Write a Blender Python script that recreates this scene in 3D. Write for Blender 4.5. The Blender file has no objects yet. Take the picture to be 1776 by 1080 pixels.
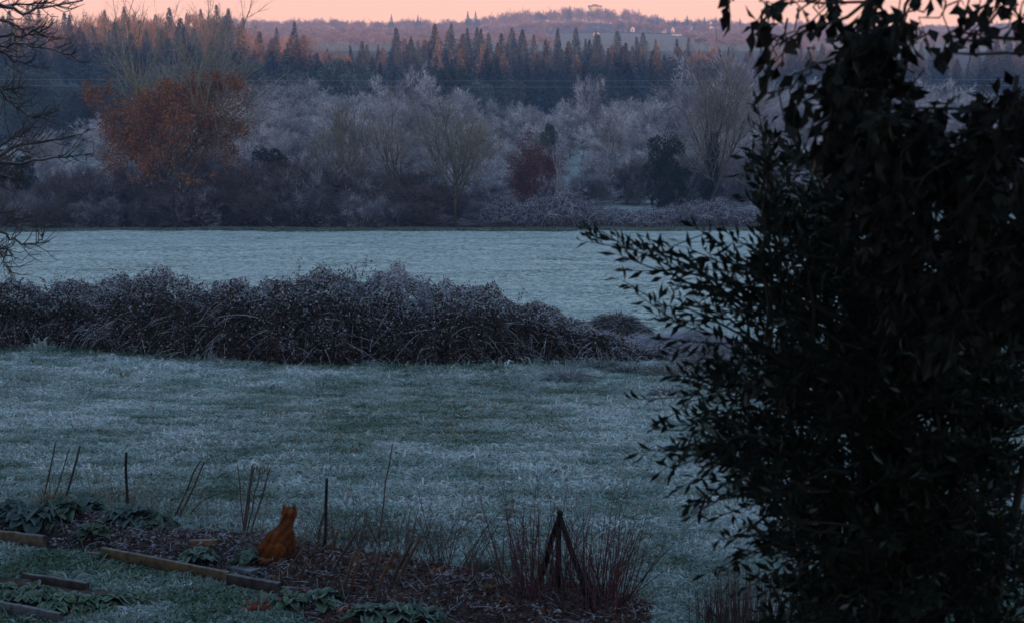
import bpy, math
import numpy as np
from mathutils import Vector

RAD = math.radians
scene = bpy.context.scene
col = scene.collection

# ------------------------------------------------------------------ camera
CAM = np.array([0.0, 0.0, 4.3]); PITCH = RAD(7.91); F = 3453.0; PW, PH = 1776.0, 1080.0
cam_d = bpy.data.cameras.new('camera'); cam = bpy.data.objects.new('camera', cam_d); col.objects.link(cam)
cam.location = CAM; cam.rotation_euler = (RAD(90) - PITCH, 0, 0)
cam_d.sensor_width = 36; cam_d.lens = 36 * F / PW; cam_d.clip_start = .1; cam_d.clip_end = 6000
cam_d.dof.use_dof = True; cam_d.dof.focus_distance = 45; cam_d.dof.aperture_fstop = 9
scene.camera = cam

# ------------------------------------------------------------------ sky, sun, exposure
SUN_EL, SUN_AZ = RAD(2.3), RAD(8)          # low dawn sun behind the camera, a little to its right
world = bpy.data.worlds.new('World'); scene.world = world; world.use_nodes = True
nt = world.node_tree; nt.nodes.clear(); N = nt.nodes.new; L = nt.links.new
out = N('ShaderNodeOutputWorld'); bg = N('ShaderNodeBackground'); sky = N('ShaderNodeTexSky')
sky.sky_type = 'NISHITA'; sky.sun_disc = False; sky.sun_elevation = SUN_EL; sky.sun_rotation = math.pi - SUN_AZ
sky.air_density = 1.0; sky.dust_density = 1.0; sky.ozone_density = 3.0; sky.altitude = 100
tc = N('ShaderNodeTexCoord'); sep = N('ShaderNodeSeparateXYZ'); L(tc.outputs['Generated'], sep.inputs[0])
ramp = N('ShaderNodeValToRGB'); cr = ramp.color_ramp     # dawn belt: peach at the horizon, mauve, then clear blue
cr.elements[0].position = 0.0; cr.elements[0].color = (12.8, 6.35, 3.6, 1)
cr.elements[1].position = 1.0; cr.elements[1].color = (1.4, 2.35, 3.5, 1)
for p, c in ((.03, (12.2, 6.05, 3.75)), (.10, (5.2, 4.0, 4.1)), (.22, (2.75, 3.15, 3.9)), (.5, (1.75, 2.75, 3.75))):
    e = cr.elements.new(p); e.color = (*c, 1)
L(sep.outputs['Z'], ramp.inputs[0])
mixw = N('ShaderNodeMix'); mixw.data_type = 'RGBA'; mixw.inputs['Factor'].default_value = .85
L(sky.outputs[0], mixw.inputs['A']); L(ramp.outputs[0], mixw.inputs['B'])
L(mixw.outputs['Result'], bg.inputs['Color']); bg.inputs['Strength'].default_value = .132
L(bg.outputs[0], out.inputs[0])
sun_d = bpy.data.lights.new('sun', 'SUN'); sun_d.energy = 5; sun_d.angle = RAD(.53); sun_d.color = (1, .53, .36)
sun = bpy.data.objects.new('sun', sun_d); col.objects.link(sun)
sun.rotation_euler = Vector((-math.sin(SUN_AZ) * math.cos(SUN_EL), math.cos(SUN_AZ) * math.cos(SUN_EL), -math.sin(SUN_EL))).to_track_quat('-Z', 'Y').to_euler()
sun.location = (40, -300, 60)
vs = scene.view_settings; vs.view_transform = 'Standard'; vs.look = 'None'; vs.gamma = 1; vs.exposure = .6; vs.use_curve_mapping = False
cy = scene.cycles; cy.max_bounces = 4; cy.diffuse_bounces = 2; cy.glossy_bounces = 1; cy.transmission_bounces = 1
cy.volume_bounces = 0; cy.use_denoising = True; cy.caustics_reflective = False; cy.caustics_refractive = False
try: cy.denoiser = 'OPENIMAGEDENOISE'; cy.denoising_prefilter = 'ACCURATE'
except Exception: pass

# ------------------------------------------------------------------ helpers
CT, ST = math.cos(PITCH), math.sin(PITCH)
def at(px, py, Y):
    """the point that lies Y metres ahead and is seen at a place in the photograph"""
    u, v = (px - PW / 2) / F, (PH / 2 - py) / F
    t = Y / (CT + v * ST)
    return np.array([t * u, Y, CAM[2] + t * (-ST + v * CT)])
def wave(x, y, s, seed=0):
    r = np.random.default_rng(seed); o = 0
    for k in range(5):
        a = r.uniform(0, 6.28); f = s * r.uniform(.6, 1.7)
        o = o + np.sin((x * math.cos(a) + y * math.sin(a)) * f + r.uniform(0, 6.28))
    return o / 5
_k = np.array([(-450, 16), (-330, 26.8), (-250, 26.8), (-150, 12), (-60, 3.5), (-15, .3), (0, 0), (18.3, 0), (22, -.25), (30, -1.15), (40, -2.2), (60, -3.85), (100, -7.05),
               (170, -12.3), (185, -12.7), (225, -12.9), (300, -15.5), (380, -18), (450, -17.5), (560, -12), (700, -8), (900, -6), (1150, -.5), (1400, 2.5), (1550, 3.5), (1700, 5.5), (1850, 7.5), (2050, 8.5)])
_ys = np.arange(-470, 2080, .5); _zs = np.interp(_ys, _k[:, 0], _k[:, 1]); _w = np.ones(9) / 9
for _ in range(2): _zs[20:-20] = np.convolve(_zs, _w, 'same')[20:-20]
_zs[(_ys > 8) & (_ys < 18)] = 0
def h(x, y):
    x = np.asarray(x, float); y = np.asarray(y, float)
    z = np.interp(y, _ys, _zs)
    z = z + np.clip((y - 18) / 12, 0, 1) * np.clip((400 - y) / 100, 0, 1) * (.10 * wave(x, y, .35, 1) + .05 * wave(x, y, .9, 2))
    z = z + .02 * wave(x, y, 2.2, 3) * np.clip((60 - y) / 20, 0, 1) * np.clip((y - 5) / 5, 0, 1)
    z = z + np.clip((y - 1350) / 350, 0, 1) * (8 * np.exp(-((x - 62) / 75) ** 2) + 1.5 * wave(x, y * 0, .012, 5) + 3 * np.exp(-((x + 350) / 140) ** 2))
    z = z + np.clip((-y - 120) / 100, 0, 1) * (4.5 * np.exp(-((x - 5) / 45) ** 2) + 1.0 * wave(x, y * 0, .05, 6))
    z = z + np.clip((y - 380) / 120, 0, 1) * np.clip((1000 - y) / 300, 0, 1) * 7 * np.clip((-x - 50) / 60, 0, 1)
    return z
def on(x, y): return np.array([x, y, float(h(x, y))])
def ground(px, py, y0=6, y1=1200, lift=0.):
    """where the sight line through a pixel meets the ground"""
    ys = np.geomspace(y0, y1, 4000); v = (PH / 2 - py) / F; u = (px - PW / 2) / F
    t = ys / (CT + v * ST); zz = CAM[2] + t * (-ST + v * CT)
    i = np.argmax(zz <= h(t * u, ys) + lift); return on(t[i] * u, ys[i])
def gpx(px, Y): return on((px - PW / 2) / F * Y / CT, Y)

def norm(a): return a / np.maximum(np.linalg.norm(a, axis=-1, keepdims=True), 1e-9)
def perp(d, rng):
    return norm(np.cross(d, norm(rng.normal(size=d.shape))))
class MB:
    """collects pieces of one mesh; every vertex carries a surface colour"""
    def __init__(s): s.v, s.c, s.t, s.q, s.n = [], [], [], [], 0
    def add(s, V, T, C):
        V = np.asarray(V, float).reshape(-1, 3); C = np.asarray(C, float)
        if C.ndim == 1: C = np.tile(C, (len(V), 1))
        s.v.append(V); s.c.append(C); T = np.asarray(T, int)
        (s.t if T.shape[1] == 3 else s.q).append(T + s.n); s.n += len(V); return s
    def mesh(s, name, mat, smooth=False):
        V = np.concatenate(s.v); C = np.concatenate(s.c)
        T = np.concatenate(s.t) if s.t else np.zeros((0, 3), int); Q = np.concatenate(s.q) if s.q else np.zeros((0, 4), int)
        m = bpy.data.meshes.new(name); m.vertices.add(len(V)); m.vertices.foreach_set('co', V.ravel())
        nl = T.size + Q.size; m.loops.add(nl); m.loops.foreach_set('vertex_index', np.concatenate([T.ravel(), Q.ravel()]))
        m.polygons.add(len(T) + len(Q))
        m.polygons.foreach_set('loop_start', np.concatenate([np.arange(len(T)) * 3, T.size + np.arange(len(Q)) * 4]))
        m.update(calc_edges=True)
        if smooth: m.polygons.foreach_set('use_smooth', np.ones(len(m.polygons), bool))
        a = m.color_attributes.new('Col', 'FLOAT_COLOR', 'POINT'); a.data.foreach_set('color', np.c_[C, np.ones(len(C))].ravel())
        if mat: m.materials.append(mat)
        return m
    def obj(s, name, mat, parent=None, smooth=False): return link(name, s.mesh(name, mat, smooth), parent)
def link(name, data, parent=None):
    o = bpy.data.objects.new(name, data); col.objects.link(o)
    if parent: o.parent = parent
    return o
def tag(o, label=None, cat=None, group=None, kind=None):
    if label: o['label'] = label
    if cat: o['category'] = cat
    if group: o['group'] = group
    if kind: o['kind'] = kind
    return o
def empty(name, loc, label, cat, group=None, rz=0, s=1):
    o = bpy.data.objects.new(name, None); col.objects.link(o); o.location = loc; o.rotation_euler.z = rz
    o.scale = s if hasattr(s, '__len__') else (s, s, s); o.empty_display_size = .2
    return tag(o, label, cat, group)

def tubes(P0, P1, R0, R1, ns, rng, C):
    """straight tapered tubes, one for each segment"""
    n = len(P0); d = norm(P1 - P0); a = norm(np.cross(d, np.array([.31, .87, .38]))); b = np.cross(d, a)
    th = np.arange(ns) * 2 * math.pi / ns; ring = np.cos(th)[None, :, None] * a[:, None] + np.sin(th)[None, :, None] * b[:, None]
    V = np.concatenate([P0[:, None] + ring * np.reshape(R0, (-1, 1, 1)), P1[:, None] + ring * np.reshape(R1, (-1, 1, 1))], 1)
    i = np.arange(ns); j = (i + 1) % ns; Q = np.stack([i, j, j + ns, i + ns], 1)
    Q = (np.arange(n) * 2 * ns)[:, None, None] + Q[None]
    C = np.asarray(C, float); C = np.tile(C, (n, 1)) if C.ndim == 1 else C
    return V.reshape(-1, 3), Q.reshape(-1, 4), np.repeat(C, 2 * ns, 0)
def polytube(pts, rad, ns=6):
    """one continuous tapered tube with closed ends"""
    pts = np.asarray(pts, float); n = len(pts); rad = np.broadcast_to(np.asarray(rad, float), (n,))
    d = norm(np.gradient(pts, axis=0)); a = np.array([.31, .87, .38]) if abs(d[0][1]) < .9 else np.array([1, 0, .2])
    V = []; th = np.arange(ns) * 2 * math.pi / ns
    for k in range(n):
        a = a - d[k] * a.dot(d[k]); a /= np.linalg.norm(a); b = np.cross(d[k], a)
        V.append(pts[k] + rad[k] * (np.cos(th)[:, None] * a + np.sin(th)[:, None] * b))
    V = np.concatenate(V + [pts[:1], pts[-1:]]); i = np.arange(ns); j = (i + 1) % ns
    Q = np.concatenate([np.stack([i, j, j + ns, i + ns], 1) + k * ns for k in range(n - 1)])
    T = np.concatenate([np.stack([j, i, np.full(ns, n * ns)], 1), np.stack([i, j, np.full(ns, n * ns + 1)], 1) + np.array([(n - 1) * ns, (n - 1) * ns, 0])])
    return V, Q, T
def add_poly(mb, pts, rad, ns, C):
    V, Q, T = polytube(pts, rad, ns); n0 = mb.n; mb.add(V, Q, C); mb.t.append(T + n0)
def slivers(P0, P1, W, rng, C):
    """fine twigs: one narrow triangle each"""
    s = perp(P1 - P0, rng) * np.reshape(W, (-1, 1)) * .5; n = len(P0)
    V = np.stack([P0 - s, P0 + s, P1], 1).reshape(-1, 3); C = np.asarray(C, float); C = np.tile(C, (n, 1)) if C.ndim == 1 else C
    return V, np.arange(3 * n).reshape(-1, 3), np.repeat(C, 3, 0)
def leaves(P, D, Ln, Wd, rng, C, fold=.25, nrm=None):
    """leaves: a folded pointed blade of four triangles each"""
    n = len(P); D = norm(D); s = perp(D, rng) if nrm is None else norm(np.cross(D, nrm)); u = np.cross(s, D)
    Ln = np.reshape(np.broadcast_to(Ln, (n,)), (-1, 1)); Wd = np.reshape(np.broadcast_to(Wd, (n,)), (-1, 1)) * .5
    m = P + D * Ln * .5; V = np.stack([P, m + s * Wd + u * Wd * fold * 2, P + D * Ln - u * Ln * .08, m - s * Wd + u * Wd * fold * 2, m - u * Wd * .1], 1)
    T = np.array([[0, 4, 1], [1, 4, 2], [2, 4, 3], [3, 4, 0]]); T = (np.arange(n) * 5)[:, None, None] + T[None]
    C = np.asarray(C, float); C = np.tile(C, (n, 1)) if C.ndim == 1 else C
    return V.reshape(-1, 3), T.reshape(-1, 3), np.repeat(C, 5, 0)
def vary(c, n, rng, amt=.25, hue=.06):
    c = np.asarray(c, float); return np.clip(c[None] * (1 + rng.uniform(-amt, amt, (n, 1))) * (1 + rng.uniform(-hue, hue, (n, 3))), 0, 1)
def box(mb, a, b, C):
    (x0, y0, z0), (x1, y1, z1) = a, b
    V = [(x0, y0, z0), (x1, y0, z0), (x1, y1, z0), (x0, y1, z0), (x0, y0, z1), (x1, y0, z1), (x1, y1, z1), (x0, y1, z1)]
    mb.add(V, [[3, 2, 1, 0], [4, 5, 6, 7], [0, 1, 5, 4], [1, 2, 6, 5], [2, 3, 7, 6], [3, 0, 4, 7]], C)

# ------------------------------------------------------------------ materials
def mat_attr(name, rough=.85, nscale=6.0, namt=.35, bump=0.0, trans=0.0, spec=.2, per=0.0):
    m = bpy.data.materials.new(name); m.use_nodes = True; t = m.node_tree; p = t.nodes['Principled BSDF']
    a = t.nodes.new('ShaderNodeAttribute'); a.attribute_name = 'Col'
    c = t.nodes.new('ShaderNodeTexCoord'); n = t.nodes.new('ShaderNodeTexNoise'); n.inputs['Scale'].default_value = nscale; n.inputs['Detail'].default_value = 4
    t.links.new(c.outputs['Object'], n.inputs['Vector'])
    r = t.nodes.new('ShaderNodeMapRange'); r.inputs['From Min'].default_value = .3; r.inputs['From Max'].default_value = .7
    r.inputs['To Min'].default_value = 1 - namt; r.inputs['To Max'].default_value = 1 + namt; t.links.new(n.outputs['Fac'], r.inputs['Value'])
    x = t.nodes.new('ShaderNodeVectorMath'); x.operation = 'SCALE'; t.links.new(a.outputs['Color'], x.inputs[0]); t.links.new(r.outputs[0], x.inputs['Scale'])
    if per:      # no two plants quite the same tone
        oi = t.nodes.new('ShaderNodeObjectInfo'); pr = t.nodes.new('ShaderNodeMapRange'); pr.inputs['To Min'].default_value = 1 - per; pr.inputs['To Max'].default_value = 1 + per; t.links.new(oi.outputs['Random'], pr.inputs['Value'])
        x0 = x; x = t.nodes.new('ShaderNodeVectorMath'); x.operation = 'SCALE'; t.links.new(x0.outputs[0], x.inputs[0]); t.links.new(pr.outputs[0], x.inputs['Scale'])
    t.links.new(x.outputs[0], p.inputs['Base Color']); p.inputs['Roughness'].default_value = rough; p.inputs['Specular IOR Level'].default_value = spec
    if bump:
        b = t.nodes.new('ShaderNodeBump'); b.inputs['Strength'].default_value = bump; b.inputs['Distance'].default_value = .02
        t.links.new(n.outputs['Fac'], b.inputs['Height']); t.links.new(b.outputs[0], p.inputs['Normal'])
    if trans:
        o = t.nodes['Material Output']; tr = t.nodes.new('ShaderNodeBsdfTranslucent'); mx = t.nodes.new('ShaderNodeMixShader'); mx.inputs[0].default_value = trans
        t.links.new(x.outputs[0], tr.inputs[0]); t.links.new(p.outputs[0], mx.inputs[1]); t.links.new(tr.outputs[0], mx.inputs[2]); t.links.new(mx.outputs[0], o.inputs[0])
    return m
M = dict(twig=mat_attr('bark_and_twig', .9, 3.0, .25, per=.18), needle=mat_attr('needles', .8, 1.5, .3, per=.5), leaf=mat_attr('leaf', .7, 30., .25, trans=.2),
         gloss=mat_attr('glossy_leaf', .6, 40., .25, trans=.04, spec=.10), wood=mat_attr('weathered_wood', .85, 14., .45, .5), soil=mat_attr('mulch', .95, 18., .5, .8),
         plaster=mat_attr('plaster', .9, 2., .1), fur=mat_attr('fur', .9, 28., .35, .3), blade=mat_attr('grass_blade', .8, 5., .2, trans=.15), stone=mat_attr('stone', .9, 20., .3, .5))

def mat_ground(name, dark, mid, frost, scales, thr, bump=.4, dist=.05):
    """turf under hoar frost: three tones in two sizes of patches"""
    m = bpy.data.materials.new(name); m.use_nodes = True; t = m.node_tree; p = t.nodes['Principled BSDF']; N = t.nodes.new; L = t.links.new
    c = N('ShaderNodeTexCoord'); ns = []
    for s, d in zip(scales, (3, 4, 6)):
        n = N('ShaderNodeTexNoise'); n.inputs['Scale'].default_value = s; n.inputs['Detail'].default_value = d; L(c.outputs['Object'], n.inputs['Vector']); ns.append(n)
    def rng_(n, a, b):
        r = N('ShaderNodeMapRange'); r.inputs['From Min'].default_value = a; r.inputs['From Max'].default_value = b; r.clamp = True; L(n.outputs['Fac'], r.inputs['Value']); return r
    r0, r1, r2 = rng_(ns[0], .35, .65), rng_(ns[1], .3, .7), rng_(ns[2], thr - .12, thr + .12)
    a = N('ShaderNodeMix'); a.data_type = 'RGBA'; a.inputs['A'].default_value = (*mid, 1); a.inputs['B'].default_value = (*frost, 1)
    ad = N('ShaderNodeMath'); ad.operation = 'MULTIPLY_ADD'; L(r0.outputs[0], ad.inputs[0]); ad.inputs[1].default_value = .5
    ml = N('ShaderNodeMath'); ml.operation = 'MULTIPLY'; L(r1.outputs[0], ml.inputs[0]); ml.inputs[1].default_value = .5; L(ml.outputs[0], ad.inputs[2]); L(ad.outputs[0], a.inputs['Factor'])
    b = N('ShaderNodeMix'); b.data_type = 'RGBA'; b.inputs['A'].default_value = (*dark, 1); L(a.outputs['Result'], b.inputs['B']); L(r2.outputs[0], b.inputs['Factor'])
    L(b.outputs['Result'], p.inputs['Base Color']); p.inputs['Roughness'].default_value = .9; p.inputs['Specular IOR Level'].default_value = .15
    bp = N('ShaderNodeBump'); bp.inputs['Strength'].default_value = bump; bp.inputs['Distance'].default_value = dist; L(ns[2].outputs['Fac'], bp.inputs['Height']); L(bp.outputs[0], p.inputs['Normal'])
    return m

# ------------------------------------------------------------------ terrain, one continuous sheet in strips
def terrain(name, ys, mat, label, cols=240):
    u = np.linspace(-1, 1, cols); s = .25 * u + .75 * u ** 3
    Wd = np.maximum(260, 24 + np.abs(ys) * .42)
    X = s[None] * Wd[:, None]; Y = np.repeat(ys[:, None], cols, 1); V = np.stack([X, Y, h(X, Y)], -1)
    i = np.arange(len(ys) - 1)[:, None] * cols + np.arange(cols - 1)[None]; Q = np.stack([i, i + 1, i + 1 + cols, i + cols], -1).reshape(-1, 4)
    o = MB().add(V, Q, (.2, .2, .2)).obj(name, mat, smooth=True); return tag(o, label, 'ground', kind='structure')
g_lawn = mat_ground('lawn_turf', (.025, .04, .034), (.07, .10, .09), (.20, .25, .25), (.22, 1.6, 9.), .40)
g_field = mat_ground('frosted_turf', (.28, .32, .27), (.48, .52, .49), (.60, .63, .61), (.035, .25, 1.6), .34, .05, .03)
g_val = mat_ground('valley_turf', (.10, .12, .10), (.22, .26, .24), (.42, .45, .47), (.02, .2, 1.5), .40)
g_far = mat_ground('far_pasture', (.17, .13, .075), (.26, .20, .12), (.34, .28, .19), (.004, .02, .2), .42)
terrain('hill', np.r_[np.arange(-450, -40, 10), np.arange(-40, 6.1, 2)], g_val, 'rising ground behind the viewpoint')
terrain('lawn', np.r_[np.arange(6, 18.5, .5), np.arange(18.5, 44.1, .5)], g_lawn, 'dark frosted garden lawn sloping down to the brambles')
terrain('field', np.r_[np.arange(44, 172.1, 1.6)], g_field, 'pale frosted field between the two hedges')
g_wood = mat_ground('wood_floor', (.04, .035, .03), (.06, .055, .045), (.10, .095, .085), (.02, .1, 1.), .40)
terrain('valley_floor', np.r_[172, np.arange(176, 392.1, 8)], g_val, 'frosted valley ground under the trees')
terrain('wood_floor', np.r_[392, np.arange(400, 1000.1, 8)], g_wood, 'dark ground of the wood across the valley')
terrain('far_hills', np.r_[1000, np.arange(1015, 1451, 15)], g_far, 'far rolling slope with pasture below the skyline')
terrain('hill_wood_floor', np.r_[1450, np.arange(1465, 2051, 15)], g_wood, 'brown leaf-strewn ground of the far hill wood')
# ------------------------------------------------------------------ tree prototypes (shared mesh data, many copies)
def branchwork(seed, levels, trunk=(5., .22), lean=(0, 0), trop=.12, wob=.12):
    """levels: (children, length ratio, angle, first t); returns one polyline set for each level"""
    r = np.random.default_rng(seed); S = np.zeros((1, 3)); D = norm(np.array([[lean[0], lean[1], 1.]])); Ln = np.array([trunk[0]]); R = np.array([trunk[1]]); res = []
    for k in range(len(levels) + 1):
        n = len(S); ns = 5 if k == 0 else 4 if k < 3 else 2; pts = [S]; d = D.copy(); p = S
        for i in range(ns):
            p = p + d * (Ln / ns)[:, None]; pts.append(p)
            d = norm(d + r.normal(size=d.shape) * wob + np.array([0, 0, trop]))
        pts = np.stack(pts, 1); res.append((pts, R))
        if k == len(levels): break
        c, ratio, ang, t0 = levels[k]; t = np.sort(r.uniform(t0, 1., (n, c)), 1); t[:, -1] = 1.
        f = t * ns; i0 = np.minimum(f.astype(int), ns - 1); w = (f - i0)[..., None]; idx = np.arange(n)[:, None]
        A, B = pts[idx, i0], pts[idx, i0 + 1]; S2 = (A + (B - A) * w).reshape(-1, 3); d0 = norm(B - A).reshape(-1, 3)
        a = RAD(ang) * r.uniform(.6, 1.35, len(S2)); a[np.tile(np.arange(c) == c - 1, n)] *= .35
        # spread the children round their parent
        q = np.cross(d0, np.array([.3, .9, .31])); q = norm(q); q2 = np.cross(d0, q); az = (np.tile(np.arange(c) * 2.4, n) + np.repeat(r.uniform(0, 6.28, n), c))[:, None] + r.normal(size=(len(S2), 1)) * .4
        pr = q * np.cos(az) + q2 * np.sin(az)
        D = norm(d0 * np.cos(a)[:, None] + pr * np.sin(a)[:, None]); tt = t.reshape(-1)
        Ln = np.repeat(Ln, c) * ratio * r.uniform(.75, 1.2, len(S2)) * (1.25 - .5 * tt); R = np.repeat(R, c) * (1 - .55 * tt) * .62; S = S2
    return res, r
def fit(res, H, Wd):
    P = np.concatenate([p.reshape(-1, 3) for p, _ in res]); z = np.percentile(P[:, 2], 99.6); rr = np.percentile(np.hypot(P[:, 0], P[:, 1]), 97)
    s = np.array([Wd / 2 / rr, Wd / 2 / rr, H / z]); return [(p * s, R) for p, R in res]
def split_bare(res, r, bark, twigc, thick=2, tw=.03, minr=.012, fans=0, fanlen=.6, amt=.3, tipc=None, dims=(10, 10), clump=0.):
    """trunk mesh (boughs) and crown mesh (branches and fine twigs)"""
    a, b = MB(), MB(); n2 = len(res[2][0]) if len(res) > 3 else len(res[1][0]); cf = 1 + r.uniform(-clump, clump, n2)
    def tint(q):
        # frost gathers on the outer twigs; boughs carry more or less of it
        c = vary(twigc, len(q), r, amt)
        if tipc is not None:
            H_, W_ = dims; o = np.sqrt((q[:, 0] / W_ * 2) ** 2 + (q[:, 1] / W_ * 2) ** 2 + ((q[:, 2] - .5 * H_) / H_ * 1.7) ** 2); f = np.clip((o - .35) / .5, 0, 1)[:, None] * r.uniform(.4, 1, (len(q), 1)); c = c * (1 - f) + vary(tipc, len(q), r, amt) * f
        return np.clip(c * cf[np.arange(len(q)) * n2 // len(q)][:, None], 0, 1) if len(q) >= n2 else c
    for k, (p, R) in enumerate(res):
        ns = p.shape[1] - 1; n = len(p)
        if k <= thick:
            for i in range(ns):
                f0, f1 = 1 - .55 * i / ns, 1 - .55 * (i + 1) / ns
                a.add(*tubes(p[:, i], p[:, i + 1] + (p[:, i + 1] - p[:, i]) * .03, np.maximum(R * f0, minr), np.maximum(R * f1, minr), 6 if k == 0 else 5 if k == 1 else 4, r, vary(bark, n, r, .2)))
        elif k < len(res) - 1:
            for i in range(ns): b.add(*tubes(p[:, i], p[:, i + 1], np.maximum(R * (1 - .5 * i / ns), minr), np.maximum(R * (1 - .5 * (i + 1) / ns), minr * .8), 3, r, vary(twigc, n, r, amt)))
        else:
            for i in range(ns): b.add(*slivers(p[:, i], p[:, i + 1] + (p[:, i + 1] - p[:, i]) * .4, tw, r, tint(p[:, i])))
            for _ in range(fans):
                e = p[:, -1] * r.uniform(.4, 1, (n, 1)) + 0; t = r.uniform(0, 1, (n, 1)); e = p[:, 0] * (1 - t) + p[:, -1] * t
                d = norm(norm(p[:, -1] - p[:, 0]) + r.normal(size=e.shape) * .55 + np.array([0, 0, .2])); b.add(*slivers(e, e + d * r.uniform(.5, 1.2, (n, 1)) * fanlen, tw * .9, r, tint(e)))
    return a, b
PROTO = {}
def proto_bare(key, seed, H, Wd, bark, twig, levels, trunk=(5, .22), trop=.12, wob=.12, leaf=None, **kw):
    res, r = branchwork(seed, levels, trunk, trop=trop, wob=wob); res = fit(res, H, Wd); a, b = split_bare(res, r, bark, twig, dims=(H, Wd), **kw)
    parts = [('trunk', a.mesh(key + '_trunk', M['twig'])), ('crown', b.mesh(key + '_crown', M['twig']))]
    if leaf:
        colr, per, size, zr = leaf; p = res[-1][0]; e = np.repeat(p[:, -1], per, 0); e = e + r.normal(size=e.shape) * .28
        z = e[:, 2] / H; k = (z > zr[0]) & (z < zr[1]) & (r.uniform(size=len(e)) < zr[2]); e = e[k]
        # leaves hold on in clumps
        k = wave(e[:, 0] * 1.0 + e[:, 2], e[:, 1] + e[:, 2] * .7, 1.3, seed) > zr[3]; e = e[k]; n = len(e)
        m = MB().add(*leaves(e, r.normal(size=e.shape) + np.array([0, 0, -.4]), size * r.uniform(.7, 1.3, n), size * .7, r, vary(colr, n, r, .45, .12)))
        parts.append(('leaves', m.mesh(key + '_leaves', M['leaf'])))
    PROTO[key] = parts
FROST = (.72, .67, .71); OLIVE = (.17, .15, .11); BROWN = (.19, .14, .13); MOSS = (.10, .10, .055); DARKB = (.075, .055, .055)
lv = [(11, .70, 58, .18), (7, .56, 46, .15), (6, .56, 42, .15), (6, .58, 40, .1)]
for i, (H, Wd) in enumerate(((14, 11), (12, 12), (15, 10), (11, 10), (13, 13))):
    proto_bare('frosted%d' % i, 10 + i, H, Wd, (.10, .085, .08), (.21, .165, .155), lv, trunk=(4.2, .20), trop=.10, wob=.18, thick=1, tw=.042, minr=.016, fans=2, fanlen=.8, tipc=FROST, clump=.42)
for i, (H, Wd) in enumerate(((4.2, 7.5), (3.6, 6.5), (4.8, 7))):
    proto_bare('thicket%d' % i, 30 + i, H, Wd, DARKB, (.12, .085, .075), [(14, 1.5, 48, .05), (7, .5, 45, .1), (6, .55, 45, .1), (5, .6, 40, .1)], trunk=(1.2, .12), trop=.10, wob=.28, thick=1, tw=.04, minr=.012, fans=2, fanlen=.7, amt=.5, tipc=((.12, .09, .09), (.34, .32, .37), (.20, .17, .18))[i], clump=.5)
def proto_conifer(key, seed, H, Wd, c, nwh=46, droop=.45, tip=.0, bare=.08):
    r = np.random.default_rng(seed); t, m = MB(), MB()
    add_poly(t, [(0, 0, 0), (.05, 0, H * .5), (0, 0, H)], [H * .013, H * .008, .02], 5, (.10, .075, .06))
    zs = np.linspace(bare, .985, nwh); 
    for z in zs:
        rad = Wd / 2 * (1 - z) ** 1.12 * r.uniform(.75, 1.15) + .03; n = int(7 + 5 * (1 - z)); az = r.uniform(0, 6.28) + np.arange(n) * 6.283 / n + r.normal(size=n) * .2
        ll = rad * r.uniform(.65, 1.12, n); o = np.stack([np.cos(az), np.sin(az), 0 * az], 1); base = np.tile([0, 0, z * H], (n, 1))
        k = 7; tt = r.uniform(.12, 1, (n, k)) ** .8; P = base[:, None] + o[:, None] * (tt * ll[:, None])[..., None]; P[..., 2] += -droop * tt ** 1.6 * ll[:, None] + r.normal(size=tt.shape) * .22
        side = np.stack([-np.sin(az), np.cos(az), 0 * az], 1); d = o[:, None] * .8 + side[:, None] * r.uniform(-1, 1, (n, k, 1)) + np.array([0, 0, -.6]) + r.normal(size=P.shape) * .3
        P = P.reshape(-1, 3); d = norm(d.reshape(-1, 3)); sz = (.34 + .75 * np.repeat(ll, k) / max(Wd / 2, .1)) * r.uniform(.7, 1.2, len(P))
        m.add(*leaves(P, d, sz * .95, sz * .42, r, vary(c, len(P), r, .4, .1), fold=-.2, nrm=np.tile([0.2, .1, 1.], (len(P), 1)) + r.normal(size=P.shape) * .35))
    PROTO[key] = [('trunk', t.mesh(key + '_trunk', M['twig'])), ('crown', m.mesh(key + '_crown', M['needle']))]
for i, (H, Wd, c) in enumerate(((20, 8.5, (.065, .09, .10)), (18, 7.5, (.075, .10, .11)), (22, 9.5, (.055, .08, .09)), (16, 8.5, (.13, .11, .09)))): proto_conifer('conifer%d' % i, 50 + i, H, Wd, c)
def proto_clumpy(key, seed, H, Wd, c, nc=38, lf=.45, cr=1.4, z0=.35, per=260, mat='needle', bark=(.10, .075, .06)):
    """round-headed evergreen: needle or leaf clumps on short boughs"""
    r = np.random.default_rng(seed); t, m = MB(), MB(); add_poly(t, [(0, 0, 0), (.1, .05, H * .5), (0, 0, H * .9)], [H * .02, H * .014, .04], 6, bark)
    for i in range(nc):
        z = r.uniform(z0, .97); a = r.uniform(0, 6.28); q = Wd / 2 * math.sin(math.pi * min(1, .15 + .85 * (1 - (z - z0) / (1 - z0)) ** .8 * .62 + .1)) * math.sqrt(r.uniform(.15, 1))
        cc = np.array([q * math.cos(a), q * math.sin(a), z * H - cr * .4]); rr = cr * r.uniform(.6, 1.15)
        add_poly(t, [(0, 0, max(.5, cc[2] - q * .7)), cc * [.5, .5, 1] - [0, 0, q * .15], cc], [.07, .05, .02], 4, bark)
        d = norm(r.normal(size=(per, 3))); P = cc + d * rr * (r.uniform(.3, 1, (per, 1)) ** .5) * [1, 1, .7]
        m.add(*leaves(P, d + r.normal(size=d.shape) * .6 + [0, 0, .3], lf * r.uniform(.6, 1.2, per), lf * .45, r, vary(c, per, r, .45, .1)))
    PROTO[key] = [('trunk', t.mesh(key + '_trunk', M['twig'])), ('crown', m.mesh(key + '_crown', M[mat]))]
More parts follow.
